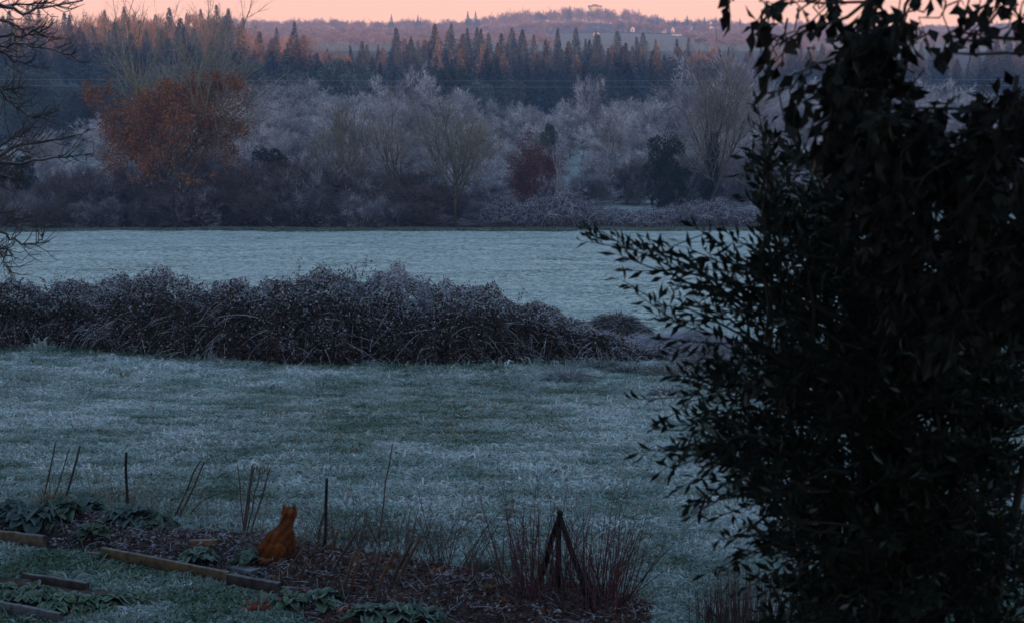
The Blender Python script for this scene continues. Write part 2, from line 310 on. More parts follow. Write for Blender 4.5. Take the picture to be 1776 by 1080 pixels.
proto_clumpy('pine0', 60, 14, 8, (.12, .155, .13)); proto_clumpy('pine1', 61, 12, 9, (.14, .17, .15), 34)
def plant(key, loc, label, cat='tree', group=None, name='bare_tree', s=1, rz=0, parts=True):
    o = empty(name, loc, label, cat, group, rz, s)
    for nm, me in PROTO[key]: link(nm, me, o)
    return o
def simple(key, loc, label, cat, group, name, s, rz):
    o = link(name, PROTO[key][-1][1]); o.location = loc; o.rotation_euler.z = rz; o.scale = s if hasattr(s, '__len__') else (s, s, s); return tag(o, label, cat, group)

# ------------------------------------------------------------------ far hill: woods, houses, water tower
R = np.random.default_rng(7)
for i, (H, Wd, c) in enumerate(((13, 13, (.27, .18, .16)), (11, 14, (.28, .19, .15)), (15, 11, (.23, .17, .15)))):
    proto_bare('farbare%d' % i, 80 + i, H, Wd, (.14, .11, .10), c, [(14, 1.3, 54, .04), (7, .6, 45, .1), (6, .6, 42, .1)], trunk=(2.2, .3), thick=0, tw=.2, minr=.06, fans=3, fanlen=1.5, clump=.3)
    m0 = MB()
    PROTO['farbare%d' % i] = [PROTO['farbare%d' % i][1]]
for i, (H, Wd, c) in enumerate(((13, 11, (.20, .15, .13)), (11, 12, (.24, .16, .12)), (15, 11, (.18, .14, .13)))):
    proto_bare('russet%d' % i, 85 + i, H, Wd, (.12, .09, .085), c, [(12, .75, 55, .15), (7, .56, 44, .15), (6, .56, 42, .15), (5, .58, 40, .1)], trunk=(4.5, .2), trop=.1, thick=1, tw=.075, minr=.03, fans=2, fanlen=.8, clump=.3)
def far_tree(px, Y, top, kind):
    b = gpx(px, Y); zt = at(px, top, Y)[2]; H = {'farbare0': 13, 'farbare1': 11, 'farbare2': 15, 'conifer0': 20}[kind]; s = max(.35, (zt - b[2]) / H)
    simple(kind, b, 'hazy tree of the far wood on the hill skyline' if kind[0] == 'f' else 'dark pointed conifer among the bare trees of the skyline', 'tree', 'trees of the far hill' if kind[0] == 'f' else 'conifers on the far skyline', 'skyline_tree' if kind[0] == 'f' else 'skyline_conifer', (max(s, .95) * 1.15, max(s, .95) * 1.15, s) if kind[0] == 'f' else (s * 1.7, s * 1.7, s), R.uniform(0, 6.28))
sky_top = lambda px: np.interp(px, [0, 400, 430, 470, 560, 640, 700, 760, 800, 850, 900, 950, 980, 1040, 1090, 1120, 1150, 1190, 1230, 1300, 1400, 1500, 1600, 1700, 1776], [22, 28, 32, 33, 33, 35, 33, 36, 32, 28, 20, 16, 13, 15, 17, 25, 33, 34, 32, 36, 38, 44, 44, 40, 38])
for px in np.arange(395, 1780, 11): far_tree(px + R.normal() * 3, 1800 + R.uniform(-40, 60), sky_top(px) + R.uniform(-2, 5), 'farbare%d' % R.integers(3))
for Y_, st_, tp_ in ((1520, 20, 45), (1270, 24, 55), (1090, 30, 65)):
    for px in np.arange(400, 1780, st_):
        if (Y_ < 1400 and 950 < px < 1190) or (Y_ > 1400 and 1012 < px < 1046): continue
        far_tree(px + R.normal() * 5, Y_ + R.uniform(-45, 45), (tp_ if Y_ < 1400 else .6 * sky_top(px) + .4 * tp_ + 8) + R.uniform(-4, 4), 'farbare%d' % R.integers(3))
for px, tp in ((683, 25), (728, 26), (813, 20), (826, 20), (986, 10), (1135, 25), (1165, 30), (1186, 27), (733, 30), (1215, 30), (1275, 32)): far_tree(px, 1760, tp, 'conifer0')
n = 42000; pxs = R.uniform(390, 1790, n); Yr = np.where(R.uniform(size=n) < .55, R.uniform(1690, 1900, n), R.uniform(1030, 1690, n)); k = ~((Yr < 1420) & (pxs > 950) & (pxs < 1190)) & ~((np.abs(pxs - 1031) < 16) & (Yr < 1500)); pxs, Yr = pxs[k], Yr[k]; n = len(pxs); X = (pxs - 888) / F * Yr / CT
P = np.stack([X, Yr, h(X, Yr) + R.uniform(0, 1, n) ** 1.3 * 5 * (.7 + .4 * wave(X, Yr, .06, 71))], 1); d = norm(R.normal(size=P.shape) + [0, 0, .6])
tag(MB().add(*slivers(P, P + d * R.uniform(.8, 2, (n, 1)), .45, R, vary((.25, .17, .15), n, R, .35))).obj('undergrowth', M['twig']), 'mauve-brown undergrowth of the far hill wood', 'undergrowth', kind='stuff')
WHITE, ROOF = (.55, .52, .46), (.20, .13, .11)
def house(px, Y, w, d, eave, ridge, label, gable=True, rz=0, name='house'):
    b = gpx(px, Y); o = empty(name, b, label, 'house', 'houses on the far hill', rz, .55)
    m = MB(); box(m, (-w / 2, -d / 2, -1), (w / 2, d / 2, eave), WHITE); m.obj('wall', M['plaster'], o)
    m = MB(); e = .5
    if gable:   # gable end faces the valley
        V = [(-w / 2, -d / 2, eave), (w / 2, -d / 2, eave), (0, -d / 2, ridge), (-w / 2, d / 2, eave), (w / 2, d / 2, eave), (0, d / 2, ridge)]
        g = MB().add(V, [[0, 1, 2], [4, 3, 5]], WHITE); g.obj('gable', M['plaster'], o)
        rt = (ridge - eave) / (w / 2)
        for s in (-1, 1): m.add([(s * (w / 2 + e), -d / 2 - e, eave - rt * e), (s * (w / 2 + e), d / 2 + e, eave - rt * e), (0, d / 2 + e, ridge), (0, -d / 2 - e, ridge), (s * (w / 2 + e), -d / 2 - e, eave - rt * e + .3), (s * (w / 2 + e), d / 2 + e, eave - rt * e + .3), (0, d / 2 + e, ridge + .3), (0, -d / 2 - e, ridge + .3)], [[0, 1, 2, 3], [4, 5, 6, 7], [0, 3, 7, 4], [1, 2, 6, 5], [0, 1, 5, 4]], ROOF)
    else:
        rt = (ridge - eave) / (d / 2)
        for s in (-1, 1): m.add([(-w / 2 - e, s * (d / 2 + e), eave - rt * e), (w / 2 + e, s * (d / 2 + e), eave - rt * e), (w / 2 + e, 0, ridge), (-w / 2 - e, 0, ridge), (-w / 2 - e, s * (d / 2 + e), eave - rt * e + .3), (w / 2 + e, s * (d / 2 + e), eave - rt * e + .3), (w / 2 + e, 0, ridge + .3), (-w / 2 - e, 0, ridge + .3)], [[0, 1, 2, 3], [4, 5, 6, 7], [0, 3, 7, 4], [1, 2, 6, 5], [0, 1, 5, 4]], ROOF)
        g = MB().add([(-w / 2, -d / 2, eave), (-w / 2, d / 2, eave), (-w / 2, 0, ridge), (w / 2, -d / 2, eave), (w / 2, d / 2, eave), (w / 2, 0, ridge)], [[1, 0, 2], [3, 4, 5]], WHITE); g.obj('gable', M['plaster'], o)
    m.obj('roof', M['stone'], o)
    for x in ((0,) if w < 7 else (-w * .25, w * .22)):
        q = MB(); box(q, (x - .6, -d / 2 - .04, 1.0), (x + .6, -d / 2 + .04, 2.5), (.05, .05, .06)); q.obj('window', M['stone'], o)
    return o
for px, Y, py in ((1031, 1390, 54),): pass
house(1031, 1400, 8, 9, 2.2, 5, 'white gabled house glowing above the pale far pasture'); house(842, 1480, 9, 8, 2.8, 5.5, 'small white house left of the crest among far trees', False)
house(1093, 1500, 6, 7, 4.5, 7.2, 'tiny pale house just right of the gabled one'); house(1118, 1520, 7, 7, 5, 8, 'tiny white house high on the slope under the dip', False, .3)
house(1146, 1510, 6, 7, 5.5, 8.5, 'narrow white house beside two others right of the hill', True, .2); house(1162, 1525, 5.5, 7, 5.5, 8.8, 'last narrow white house right of the hill', True, -.2)
house(1168, 1420, 13, 6, 1.8, 3.4, 'long low pale farm building at the pasture edge', False)
wt = empty('water_tower', gpx(1029, 1815), 'water tower with sunlit yellow in its colour, rising over the hill crest trees', 'water tower')
zt = at(1029, 8, 1815)[2] - wt.location.z
def lathe(prof, n, C):
    m = MB(); a = np.arange(n) * 6.2832 / n; V = np.concatenate([np.stack([r * np.cos(a), r * np.sin(a), 0 * a + z], 1) for r, z in prof]); i = np.arange(n); j = (i + 1) % n
    return m.add(V, np.concatenate([np.stack([i, j, j + n, i + n], 1) + k * n for k in range(len(prof) - 1)]), C)
SUN_YEL = (.85, .68, .30)  # sunlit yellow of the tower put into its base colour
lathe([(2.3, 0), (2.0, zt - 9), (2.4, zt - 7.5)], 20, SUN_YEL).obj('stem', M['plaster'], wt, True)
lathe([(2.3, zt - 7.6), (5.4, zt - 4), (6.2, zt - 2.2)], 24, SUN_YEL).obj('bowl', M['plaster'], wt, True)
lathe([(6.5, zt - 2.25), (6.6, zt - 1.3), (2.5, zt - .7), (2.4, zt), (.01, zt + .05)], 24, (.25, .20, .14)).obj('cap', M['stone'], wt)

# ------------------------------------------------------------------ conifer wood across the valley
wood_top = lambda px: np.interp(px, [-60, 0, 60, 100, 130, 180, 240, 300, 380, 430, 445, 470, 520, 560, 600, 660, 720, 780, 850, 900, 960, 1040, 1100, 1160, 1200, 1300, 1400, 1500, 1700, 1850], [22, 20, 22, 18, 24, 22, 24, 26, 24, 30, 55, 55, 48, 70, 78, 68, 58, 56, 55, 60, 62, 64, 66, 74, 80, 78, 75, 72, 75, 75])
G1 = 'conifers of the wood across the valley'
def wood(px, Y, top, kind):
    b = gpx(px, Y); s = (at(px, top, Y)[2] - b[2]) / {'conifer0': 20, 'conifer1': 18, 'conifer2': 22, 'conifer3': 16, 'pine0': 14, 'pine1': 12}[kind]
    lab = {'c': 'dark spruce standing in the wood across the valley', 'p': 'blue-green round-headed pine in the wood across the valley'}[kind[0]]
    if kind == 'conifer3': lab = 'rusty conifer among the dark spruces across the valley'  # conifers of the same wood in a browner tone
    plant(kind, b, lab, 'tree', 'rusty conifers in the wood across the valley' if kind == 'conifer3' else G1 if kind[0] == 'c' else 'round-headed pines of the wood', 'rusty_conifer' if kind == 'conifer3' else 'spruce_tree' if kind[0] == 'c' else 'pine_tree', (min(s, 1.25) * (w_ := R.uniform(1.2, 2.5)) * (1 if kind[0] == 'c' else .55), min(s, 1.25) * w_ * (1 if kind[0] == 'c' else .55), s), R.uniform(0, 6.28))
for row, (Y, dy, step) in enumerate(((545, -4, 25), (505, 8, 29), (470, 24, 32), (435, 42, 36), (402, 60, 44))):
    for px in np.arange(-40 + row * 5, 1830, step):
        if px > 1340 and row > 1 and R.uniform() < .5: continue
        wood(px + R.normal() * 6, Y + R.uniform(-14, 14), wood_top(px) + dy + R.uniform(-12, 24), R.choice(['conifer0', 'conifer1', 'conifer2', 'conifer3', 'conifer0', 'conifer1', 'conifer2', 'conifer3']))
for px in np.r_[np.arange(-30, 445, 17), np.arange(455, 640, 40), np.arange(1180, 1500, 40)]:      # russet broadleaves mixed into the back of the wood
    Yw = 528 + R.uniform(-25, 25); b = gpx(px, Yw); k_ = R.integers(3); s_ = (at(px, wood_top(px) + R.uniform(2, 22), Yw)[2] - b[2]) / (13, 11, 15)[k_]
    plant('russet%d' % k_, b, 'russet leafless tree among the spruces at the back of the wood', 'tree', 'russet trees at the back of the wood', 'russet_tree', (s_ * .9, s_ * .9, s_), R.uniform(0, 6.28))
for px in np.arange(445, 1500, 15): wood(px + R.normal() * 5, R.uniform(480, 560), wood_top(px) + R.uniform(2, 30), R.choice(['conifer3', 'conifer3', 'conifer1']))
for px, tp in ((518, 38), (812, 48), (835, 50), (690, 48), (870, 58), (1100, 64), (1035, 60)): wood(px, 520, tp, 'conifer2')
for px in np.r_[np.arange(10, 420, 40), np.arange(425, 640, 27), np.arange(760, 900, 40)]:
    wood(px + R.normal() * 8, 368 + R.uniform(-18, 22), 124 + R.uniform(-22, 26) + (0 if px > 420 else 8), 'pine%d' % R.integers(2))

# ------------------------------------------------------------------ frosted valley trees
G2 = 'frosted bare trees in the valley'
def frosted(px, Y, top, w=None, label='rounded bare tree white with frost in the valley', group=G2, k=None):
    k = R.integers(5) if k is None else k; b = gpx(px, Y); H, Wd = ((14, 11), (12, 12), (15, 10), (11, 10), (13, 13))[k]
    s = (at(px, top, Y)[2] - b[2]) / H; sw = s * R.uniform(1.25, 1.75) if w is None else (w / F * Y) / Wd
    return plant('frosted%d' % k, b, label, 'tree', group, 'frosted_tree', (sw, sw, s), R.uniform(0, 6.28))
vt = lambda px: np.interp(px, [-50, 0, 100, 200, 400, 480, 560, 640, 720, 780, 850, 930, 1000, 1100, 1200, 1300, 1800], [255, 260, 235, 190, 135, 148, 150, 150, 150, 165, 165, 170, 165, 175, 150, 140, 150])
for row, (Y, dy, step) in enumerate(((340, 2, 62), (305, 25, 64), (272, 52, 66), (243, 80, 64))):
    for px in np.arange(-60 + row * 23, 1850, step):
        if 955 < px < 1010 and row > 2: continue
        frosted(px + R.normal() * 12, Y + R.uniform(-12, 12), vt(px) + dy + R.uniform(-10, 14), None, ('rounded frosted tree in the hindmost row, against the dark spruces', 'rounded frosted tree in the second row below the spruces', 'rounded frosted tree in the middle rows of the valley', 'rounded frosted tree in the front row of the valley trees')[row], ('hindmost row of frosted valley trees', 'second row of frosted valley trees', 'middle rows of frosted valley trees', 'front row of frosted valley trees')[row])
frosted(706, 335, 116, 150, 'broad frosted dome standing out above the valley trees', None, 4)
frosted(1030, 318, 136, 80, 'tall rounded frosted tree under the spruces right of centre', None, 3)
frosted(1250, 265, 80, 210, 'tall pinkish bare tree towering behind the ivy-clad one', None, 4)
frosted(1055, 235, 184, 75, 'pale frosted tree with a dark forked stem right of centre', None, 2)
frosted(80, 235, 235, 120, 'frosted thicket tree behind the apple boughs', None, 1)
# ------------------------------------------------------------------ trees and thickets along the far edge of the field
def one_tree(key, px, Y, label, name, cat='tree', rz=0, s=1): return plant(key, gpx(px, Y), label, cat, None, name, s, rz)
LV4 = [(7, .7, 36, .25), (6, .58, 38, .2), (6, .55, 38, .2), (5, .55, 36, .15)]
proto_bare('tallmoss', 101, 20.9, 19, (.28, .25, .16), (.29, .25, .195), [(10, 1.35, 44, .35), (6, .60, 42, .2), (6, .52, 42, .2), (5, .55, 38, .15)], trunk=(6, .45), trop=.12, wob=.16, thick=2, tw=.03, minr=.03, fans=2, fanlen=.8)
one_tree('tallmoss', 305, 179, 'tall mossy bare tree rising above the orange oak into the sky', 'tall_bare_tree', rz=1.1)
proto_bare('oak', 102, 13.6, 15, (.10, .08, .06), (.13, .09, .075), [(10, .9, 48, .15), (6, .58, 42, .2), (6, .55, 40, .2), (5, .55, 38, .15)], trunk=(3.4, .26), trop=.10, thick=2, tw=.03, minr=.016, leaf=((.31, .12, .05), 14, .25, (.30, 1.0, .95, -.14)))
one_tree('oak', 308, 174.5, 'oak still holding orange-brown leaves at the left of the field edge', 'oak_tree', rz=.4)
proto_bare('olive0', 103, 10.9, 6.6, (.24, .21, .14), (.30, .26, .20), LV4, trunk=(4.5, .16), trop=.2, thick=2, tw=.035, minr=.022, fans=1)
one_tree('olive0', 600, 177, 'slim olive-grey bare tree, first of three right of the oak', 'slim_bare_tree')
proto_bare('olive1', 104, 12.2, 6.2, (.14, .12, .09), (.31, .26, .24), LV4, trunk=(5, .17), trop=.22, thick=2, tw=.035, minr=.022, fans=1)
one_tree('olive1', 690, 176, 'tall narrow bare tree with a reddish foot, second of three', 'narrow_bare_tree', rz=2)
proto_bare('olive2', 105, 11.3, 9.2, (.17, .155, .10), (.24, .21, .165), [(12, .95, 40, .1), (6, .58, 36, .2), (6, .55, 38, .2), (5, .55, 36, .15)], trunk=(3.5, .18), trop=.18, thick=2, tw=.035, minr=.022, fans=1)
one_tree('olive2', 790, 176, 'broad mossy bare tree with many stems, third of three', 'many_stemmed_tree', rz=3)
proto_bare('beech', 106, 8.2, 5.2, (.12, .08, .08), (.17, .10, .10), [(9, .8, 36, .15), (6, .55, 38, .2), (5, .55, 38, .2), (5, .5, 36, .15)], trunk=(3, .12), trop=.18, thick=1, tw=.025, minr=.012, leaf=((.19, .065, .055), 6, .16, (.18, 1., .8, -.5)))
one_tree('beech', 922, 179, 'small rounded tree full of dull red-brown leaves', 'red_leaved_tree')
proto_bare('birch', 107, 7.2, 2.6, (.50, .46, .46), (.36, .33, .35), [(7, .5, 28, .3), (5, .5, 30, .2), (4, .5, 30, .2)], trunk=(5, .06), trop=.2, thick=1, tw=.02, minr=.014, fans=1, fanlen=.4)
one_tree('birch', 962, 178, 'thin white-stemmed sapling beside the red-leaved tree', 'white_sapling')
proto_bare('ivied', 108, 15.6, 12.5, (.10, .09, .065), (.24, .20, .175), [(9, 1.05, 34, .12), (6, .58, 40, .2), (6, .55, 40, .2), (5, .55, 38, .15)], trunk=(5, .30), trop=.10, wob=.14, thick=2, tw=.038, minr=.028, fans=1, leaf=None)
iv = one_tree('ivied', 1228, 186, 'large spreading bare tree with dark ivy round its trunk', 'ivied_tree', rz=.8)
r = np.random.default_rng(5); n = 5200; zz = r.uniform(.3, 8, n) ** 1.0; aa = r.uniform(0, 6.28, n); rr = r.uniform(.2, .85, n) * (1.1 - zz / 11) * np.clip(.9 + .7 * wave(zz * 2, aa, 1.2, 8), .3, 1.7) ; P = np.stack([rr * np.cos(aa) + .06 * zz, rr * np.sin(aa), zz], 1)
MB().add(*leaves(P, np.stack([np.cos(aa), np.sin(aa), 0 * aa - .5], 1) + r.normal(size=P.shape) * .4, .22, .2, r, vary((.03, .04, .025), n, r, .4))).obj('ivy', M['leaf'], iv)
proto_clumpy('holly', 109, 7.4, 5.2, (.028, .04, .028), 46, .26, 1.0, .08, 240, 'leaf')
one_tree('holly', 1155, 186, 'dark evergreen holly left of the ivied tree', 'holly_tree', s=(.72, .72, 1.05))
one_tree('holly', 474, 184, 'small dark evergreen bush just right of the oak', 'evergreen_bush', s=(.62, .62, .92), rz=2)
one_tree('holly', 22, 184, 'dark evergreen bush at the left end of the thicket', 'evergreen_bush', s=(.95, .95, .82), rz=4)
one_tree('pine1', 950, 232, 'lone dark pine poking out above the red-leaved tree', 'small_pine', s=(.22, .22, .6), rz=4)
G3 = 'dark thicket along the far edge of the field'
tt_ = lambda px: np.interp(px, [-50, 60, 160, 300, 450, 550, 640, 740, 860], [322, 326, 318, 296, 288, 298, 316, 330, 350])
for Y, st, dz in ((182, 52, -10), (175.5, 46, 6), (172.5, 40, 42)):
    for px in np.arange(-50, 880, st):
        k = R.integers(3); H = (4.2, 3.6, 4.8)[k]; b = gpx(px + R.normal() * 8, Y + R.uniform(-1, 1)); s = (at(px, tt_(px) + dz + R.uniform(-18, 12), Y)[2] - b[2]) / H
        plant('thicket%d' % k, b, ('plain dark leafless shrub of the thicket along the field edge', 'frost-tipped shrub of the thicket along the field edge', 'grey-brown shrub of the thicket along the field edge')[k], 'shrub', G3 + (', plain ones', ', frost-tipped ones', ', grey-brown ones')[k], 'thicket_shrub', (max(s, .6), max(s, .6), s), R.uniform(0, 6.28))
# frosted understorey behind, down to the valley floor
for i, (H, Wd) in enumerate(((4, 7), (3.2, 6))):
    proto_bare('frostshrub%d' % i, 36 + i, H, Wd, (.10, .085, .09), (.17, .145, .16), [(14, 1.5, 50, .05), (7, .5, 45, .1), (6, .55, 45, .1), (5, .6, 40, .1)], trunk=(1.0, .1), trop=.08, wob=.25, thick=1, tw=.045, minr=.012, fans=2, fanlen=.6, amt=.4, tipc=(.52, .49, .55), clump=.4)
G4 = 'frosted scrub on the valley floor'
for Y, st, tp in ((228, 70, 272), (212, 64, 288), (196, 60, 300)):
    for px in np.arange(-60, 1800, st):
        if 966 < px < 1004 or (px > 1040 and Y < 215 and px < 1330): continue
        k = R.integers(2); b = gpx(px + R.normal() * 12, Y + R.uniform(-4, 4)); s = (at(px, tp + R.uniform(-14, 14), Y)[2] - b[2]) / (4, 3.2)[k]
        plant('frostshrub%d' % k, b, 'low frosted scrub bush in front of the valley trees', 'shrub', G4, 'scrub_bush', (max(s, .8), max(s, .8), s), R.uniform(0, 6.28))
for i, px in enumerate(np.linspace(1062, 1330, 13)):
    b = gpx(px, 202 + R.uniform(-.5, .5)); plant('thicket%d' % (1 + i % 2), b, 'shrub of the straight frost-topped hedge behind the brambles', 'hedge shrub', 'frost-topped hedge behind the brambles', 'hedge_shrub', (.8, .6, 1.0 + R.uniform(-.1, .1)), R.uniform(0, 6.28))
# ------------------------------------------------------------------ brambles
def arcs(P, D, Ln, sag, rad, C, ns=5, sides=3, rng=None):
    """arching canes"""
    m = []; n = len(P); t = np.linspace(0, 1, ns + 1); Pts = P[:, None] + D[:, None] * (t[None, :, None] * np.reshape(Ln, (-1, 1, 1))); Pts[..., 2] -= np.reshape(sag, (-1, 1)) * t[None] ** 2
    out = []
    for i in range(ns): out.append(tubes(Pts[:, i], Pts[:, i + 1], rad * (1 - .7 * t[i]), rad * (1 - .7 * t[i + 1]), sides, rng, C))
    return out, Pts
proto_m = []
for i in range(3):
    r = np.random.default_rng(140 + i); stems, lv_ = MB(), MB(); n = 900; a = r.uniform(0, 6.28, n); q = np.sqrt(r.uniform(0, 1, n)); P = np.stack([2.6 * q * np.cos(a), 1.6 * q * np.sin(a), (1 - q ** 2) * 1.5 * r.uniform(.3, 1, n)], 1)
    C = vary((.12, .075, .07), n, r, .4); fr = (P[:, 2] > .5) & (r.uniform(size=n) < .8); C[fr] = vary((.62, .58, .66), fr.sum(), r, .2)
    for a_ in arcs(P, norm(r.normal(size=P.shape) * [1, 1, .5] + [0, 0, .45]), r.uniform(.5, 1.3, n), r.uniform(.3, 1.1, n), .022, C, 4, 3, r)[0]: stems.add(*a_)
    k = 5200; a = r.uniform(0, 6.28, k); q = np.sqrt(r.uniform(0, 1, k)); P = np.stack([2.7 * q * np.cos(a), 1.7 * q * np.sin(a), np.clip((1 - q ** 2) * 1.75, .1, 9) * r.uniform(.35, 1.08, k)], 1)
    C = vary((.075, .05, .05), k, r, .5, .15); f = np.clip(P[:, 2] / 1.75 / np.maximum(1 - q ** 2, .2), 0, 1); fr = r.uniform(size=k) < f ** 2 * .6; C[fr] = vary((.36, .35, .43), fr.sum(), r, .3)
    lv_.add(*leaves(P, r.normal(size=P.shape), .11 * r.uniform(.6, 1.3, k), .075, r, C)); PROTO['bramble%d' % i] = [('canes', stems.mesh('bramble_canes', M['twig'])), ('leaves', lv_.mesh('bramble_leaves', M['leaf']))]
G5 = 'frosted brambles along the far field edge'
for px, tp in ((868, 352), (900, 358), (935, 345), (975, 338), (1015, 350), (1055, 362), (1095, 366), (1130, 362), (1170, 358), (1210, 350), (1245, 348), (1285, 356), (1325, 368), (1370, 372), (1420, 370), (1470, 374), (1530, 370)):
    Y = 174 + R.uniform(-1, 1); b = gpx(px, Y); s = (at(px, tp, Y)[2] - b[2]) / 1.6
    plant('bramble%d' % R.integers(3), b, 'low frosted bramble mound along the far edge of the field', 'shrub', G5, 'bramble_mound', (1.0, 1.1, s), R.uniform(-.3, .3))

hb = lambda px: np.interp(px, [-120, 0, 150, 300, 420, 520, 800, 950, 1050, 1250], [608, 610, 612, 624, 634, 638, 638, 634, 630, 626])
ht = lambda px: np.interp(px, [-120, 0, 60, 130, 200, 235, 330, 400, 450, 500, 545, 600, 635, 680, 720, 770, 820, 860, 920, 980, 1010, 1060, 1100, 1150], [504, 502, 498, 500, 492, 484, 492, 499, 498, 490, 483, 478, 494, 485, 490, 498, 506, 514, 532, 548, 556, 574, 590, 608])
px_ = np.linspace(-130, 1150, 250); FB = np.array([ground(p, hb(p), 20, 80) for p in px_]); DEP = 3.4
TZ = np.array([at(p, ht(p), FB[i, 1] + 1.5)[2] for i, p in enumerate(px_)])
def hedge_pt(u, phi, rho):
    """u along the hedge, phi from its front foot over the top to its back foot"""
    x = np.interp(u, px_, FB[:, 0]); y = np.interp(u, px_, FB[:, 1]); z0 = h(x, y + 1.5); Hh = np.maximum(np.interp(u, px_, TZ) - z0, .25)
    c = np.cos(phi); dep = DEP * np.clip(Hh / 1.4, .4, 1); yy = y + dep * .5 - np.sign(c) * np.abs(c) ** .8 * dep * .5 * rho; zz = h(x, yy) + Hh * np.sin(phi) ** .78 * rho
    return np.stack([x * (yy / y), yy, zz], -1), Hh
r = np.random.default_rng(77); bh = empty('bramble_hedge', (0, 0, 0), 'long dark bramble hedge tangled with frost between lawn and field', 'hedge')
lump = lambda u, phi: 1 + .17 * wave(u, phi * 60, .045, 9) + .13 * wave(u, phi * 60, .11, 10) + .07 * wave(u, phi * 60, .3, 11)
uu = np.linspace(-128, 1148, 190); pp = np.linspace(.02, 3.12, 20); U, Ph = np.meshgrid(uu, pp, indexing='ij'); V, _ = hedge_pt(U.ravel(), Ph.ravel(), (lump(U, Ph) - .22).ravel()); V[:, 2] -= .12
i = (np.arange(189)[:, None] * 20 + np.arange(19)[None]); MB().add(V, np.stack([i, i + 20, i + 21, i + 1], -1).reshape(-1, 4), (.028, .021, .02)).obj('dark_core', M['twig'], bh)  # solid dark core that blocks the view through the hedge
n = 125000; u = r.uniform(-128, 1148, n); ph = np.where(r.uniform(size=n) < .62, np.arcsin(r.uniform(.02, 1, n) ** 1.28), np.arccos(r.uniform(-.45, .9, n))); rho = lump(u, ph) - np.abs(r.normal(size=n)) * .10 + .03; P, Hh = hedge_pt(u, ph, rho)
hz_ = np.sin(ph); patch = wave(P[:, 0], P[:, 2] * 2, 1.6, 21) * .5 + .5; C = vary((.045, .043, .036), n, r, .5, .15); br = r.uniform(size=n) < .45 * (1.25 - hz_) + .12; C[br] = vary((.085, .05, .042), br.sum(), r, .5)
fr = r.uniform(size=n) < np.clip(.04 + .70 * np.clip((hz_ - .58) / .42, 0, 1) * (.35 + patch) + .42 * patch ** 3, 0, .85); C[fr] = vary((.40, .40, .46), fr.sum(), r, .45)
MB().add(*leaves(P, r.normal(size=P.shape) + [0, -.3, -.2], .046 * r.uniform(.6, 1.6, n), .034 * r.uniform(.7, 1.2, n), r, C)).obj('leaves', M['leaf'], bh)
n = 6500; u = r.uniform(-128, 1148, n); ph = np.clip(np.arcsin(r.uniform(.1, 1, n) ** 1.28), .05, 2.2); P, Hh = hedge_pt(u, ph, lump(u, ph) - .12); D = norm(r.normal(size=P.shape) * [1, .5, .6] + np.stack([0 * ph, -np.cos(ph) * .6, np.sin(ph) * .45], 1))
C = vary((.10, .065, .06), n, r, .4); fr = r.uniform(size=n) < .45 + .35 * np.sin(ph) ** 3; C[fr] = vary((.62, .59, .66), fr.sum(), r, .25); cm = MB()
Ln = r.uniform(.15, .55, n) * np.where(r.uniform(size=n) < .06, 1.9, 1); 
for a_ in arcs(P, D, Ln, Ln * r.uniform(.1, .8, n), .0065, C, 5, 3, r)[0]: cm.add(*a_)
n = 150; u = np.r_[r.uniform(-128, 1000, 90), r.normal(235, 50, 30), r.normal(590, 70, 30)]; ph = r.uniform(1.1, 1.7, n); P, Hh = hedge_pt(u, ph, .95 + 0 * u); D = norm(r.normal(size=P.shape) * [1, .4, .2] + [0, 0, .8]); Ln = r.uniform(.3, .8, n)
A_, Pts = arcs(P, D, Ln, Ln * r.uniform(.1, .9, n), .007, vary((.13, .10, .10), n, r, .3), 6, 3, r)
for a_ in A_: cm.add(*a_)
cm.obj('canes', M['twig'], bh)
q = np.repeat(Pts.reshape(-1, 3), 3, 0) + r.normal(size=(len(Pts.reshape(-1, 3)) * 3, 3)) * .03; MB().add(*leaves(q, r.normal(size=q.shape), .05, .035, r, vary((.16, .15, .17), len(q), r, .6))).obj('shoot_leaves', M['leaf'], bh)

def tussock(loc, rad, H, n, C, label, name, cat='grass clump', sag=.8, w=.012, flat=1., seed=0, group=None):
    """clump of arching dead blades"""
    r = np.random.default_rng(seed); o = empty(name, loc, label, cat, group); a = r.uniform(0, 6.28, n); q = np.sqrt(r.uniform(0, 1, n)) * rad * .6; P = np.stack([q * np.cos(a), q * np.sin(a) * flat, 0 * a], 1)
    D = norm(np.stack([np.cos(a) * q / rad, np.sin(a) * q / rad * flat, .7 + 0 * a], 1) + r.normal(size=P.shape) * .25); Ln = H * r.uniform(.7, 1.5, n); m = MB()
    cc = np.concatenate([vary(c, n // len(C) + 1, r, .3) for c in C])[:n]; r.shuffle(cc)
    for a_ in arcs(P, D, Ln, Ln * sag * r.uniform(.3, 1.2, n), w, cc, 4, 3, r)[0]: m.add(*a_)
    m.obj('blades', M['blade'], o); return o
FR, DK, GR, SW = (.40, .42, .48), (.07, .05, .045), (.10, .14, .10), (.20, .15, .12)
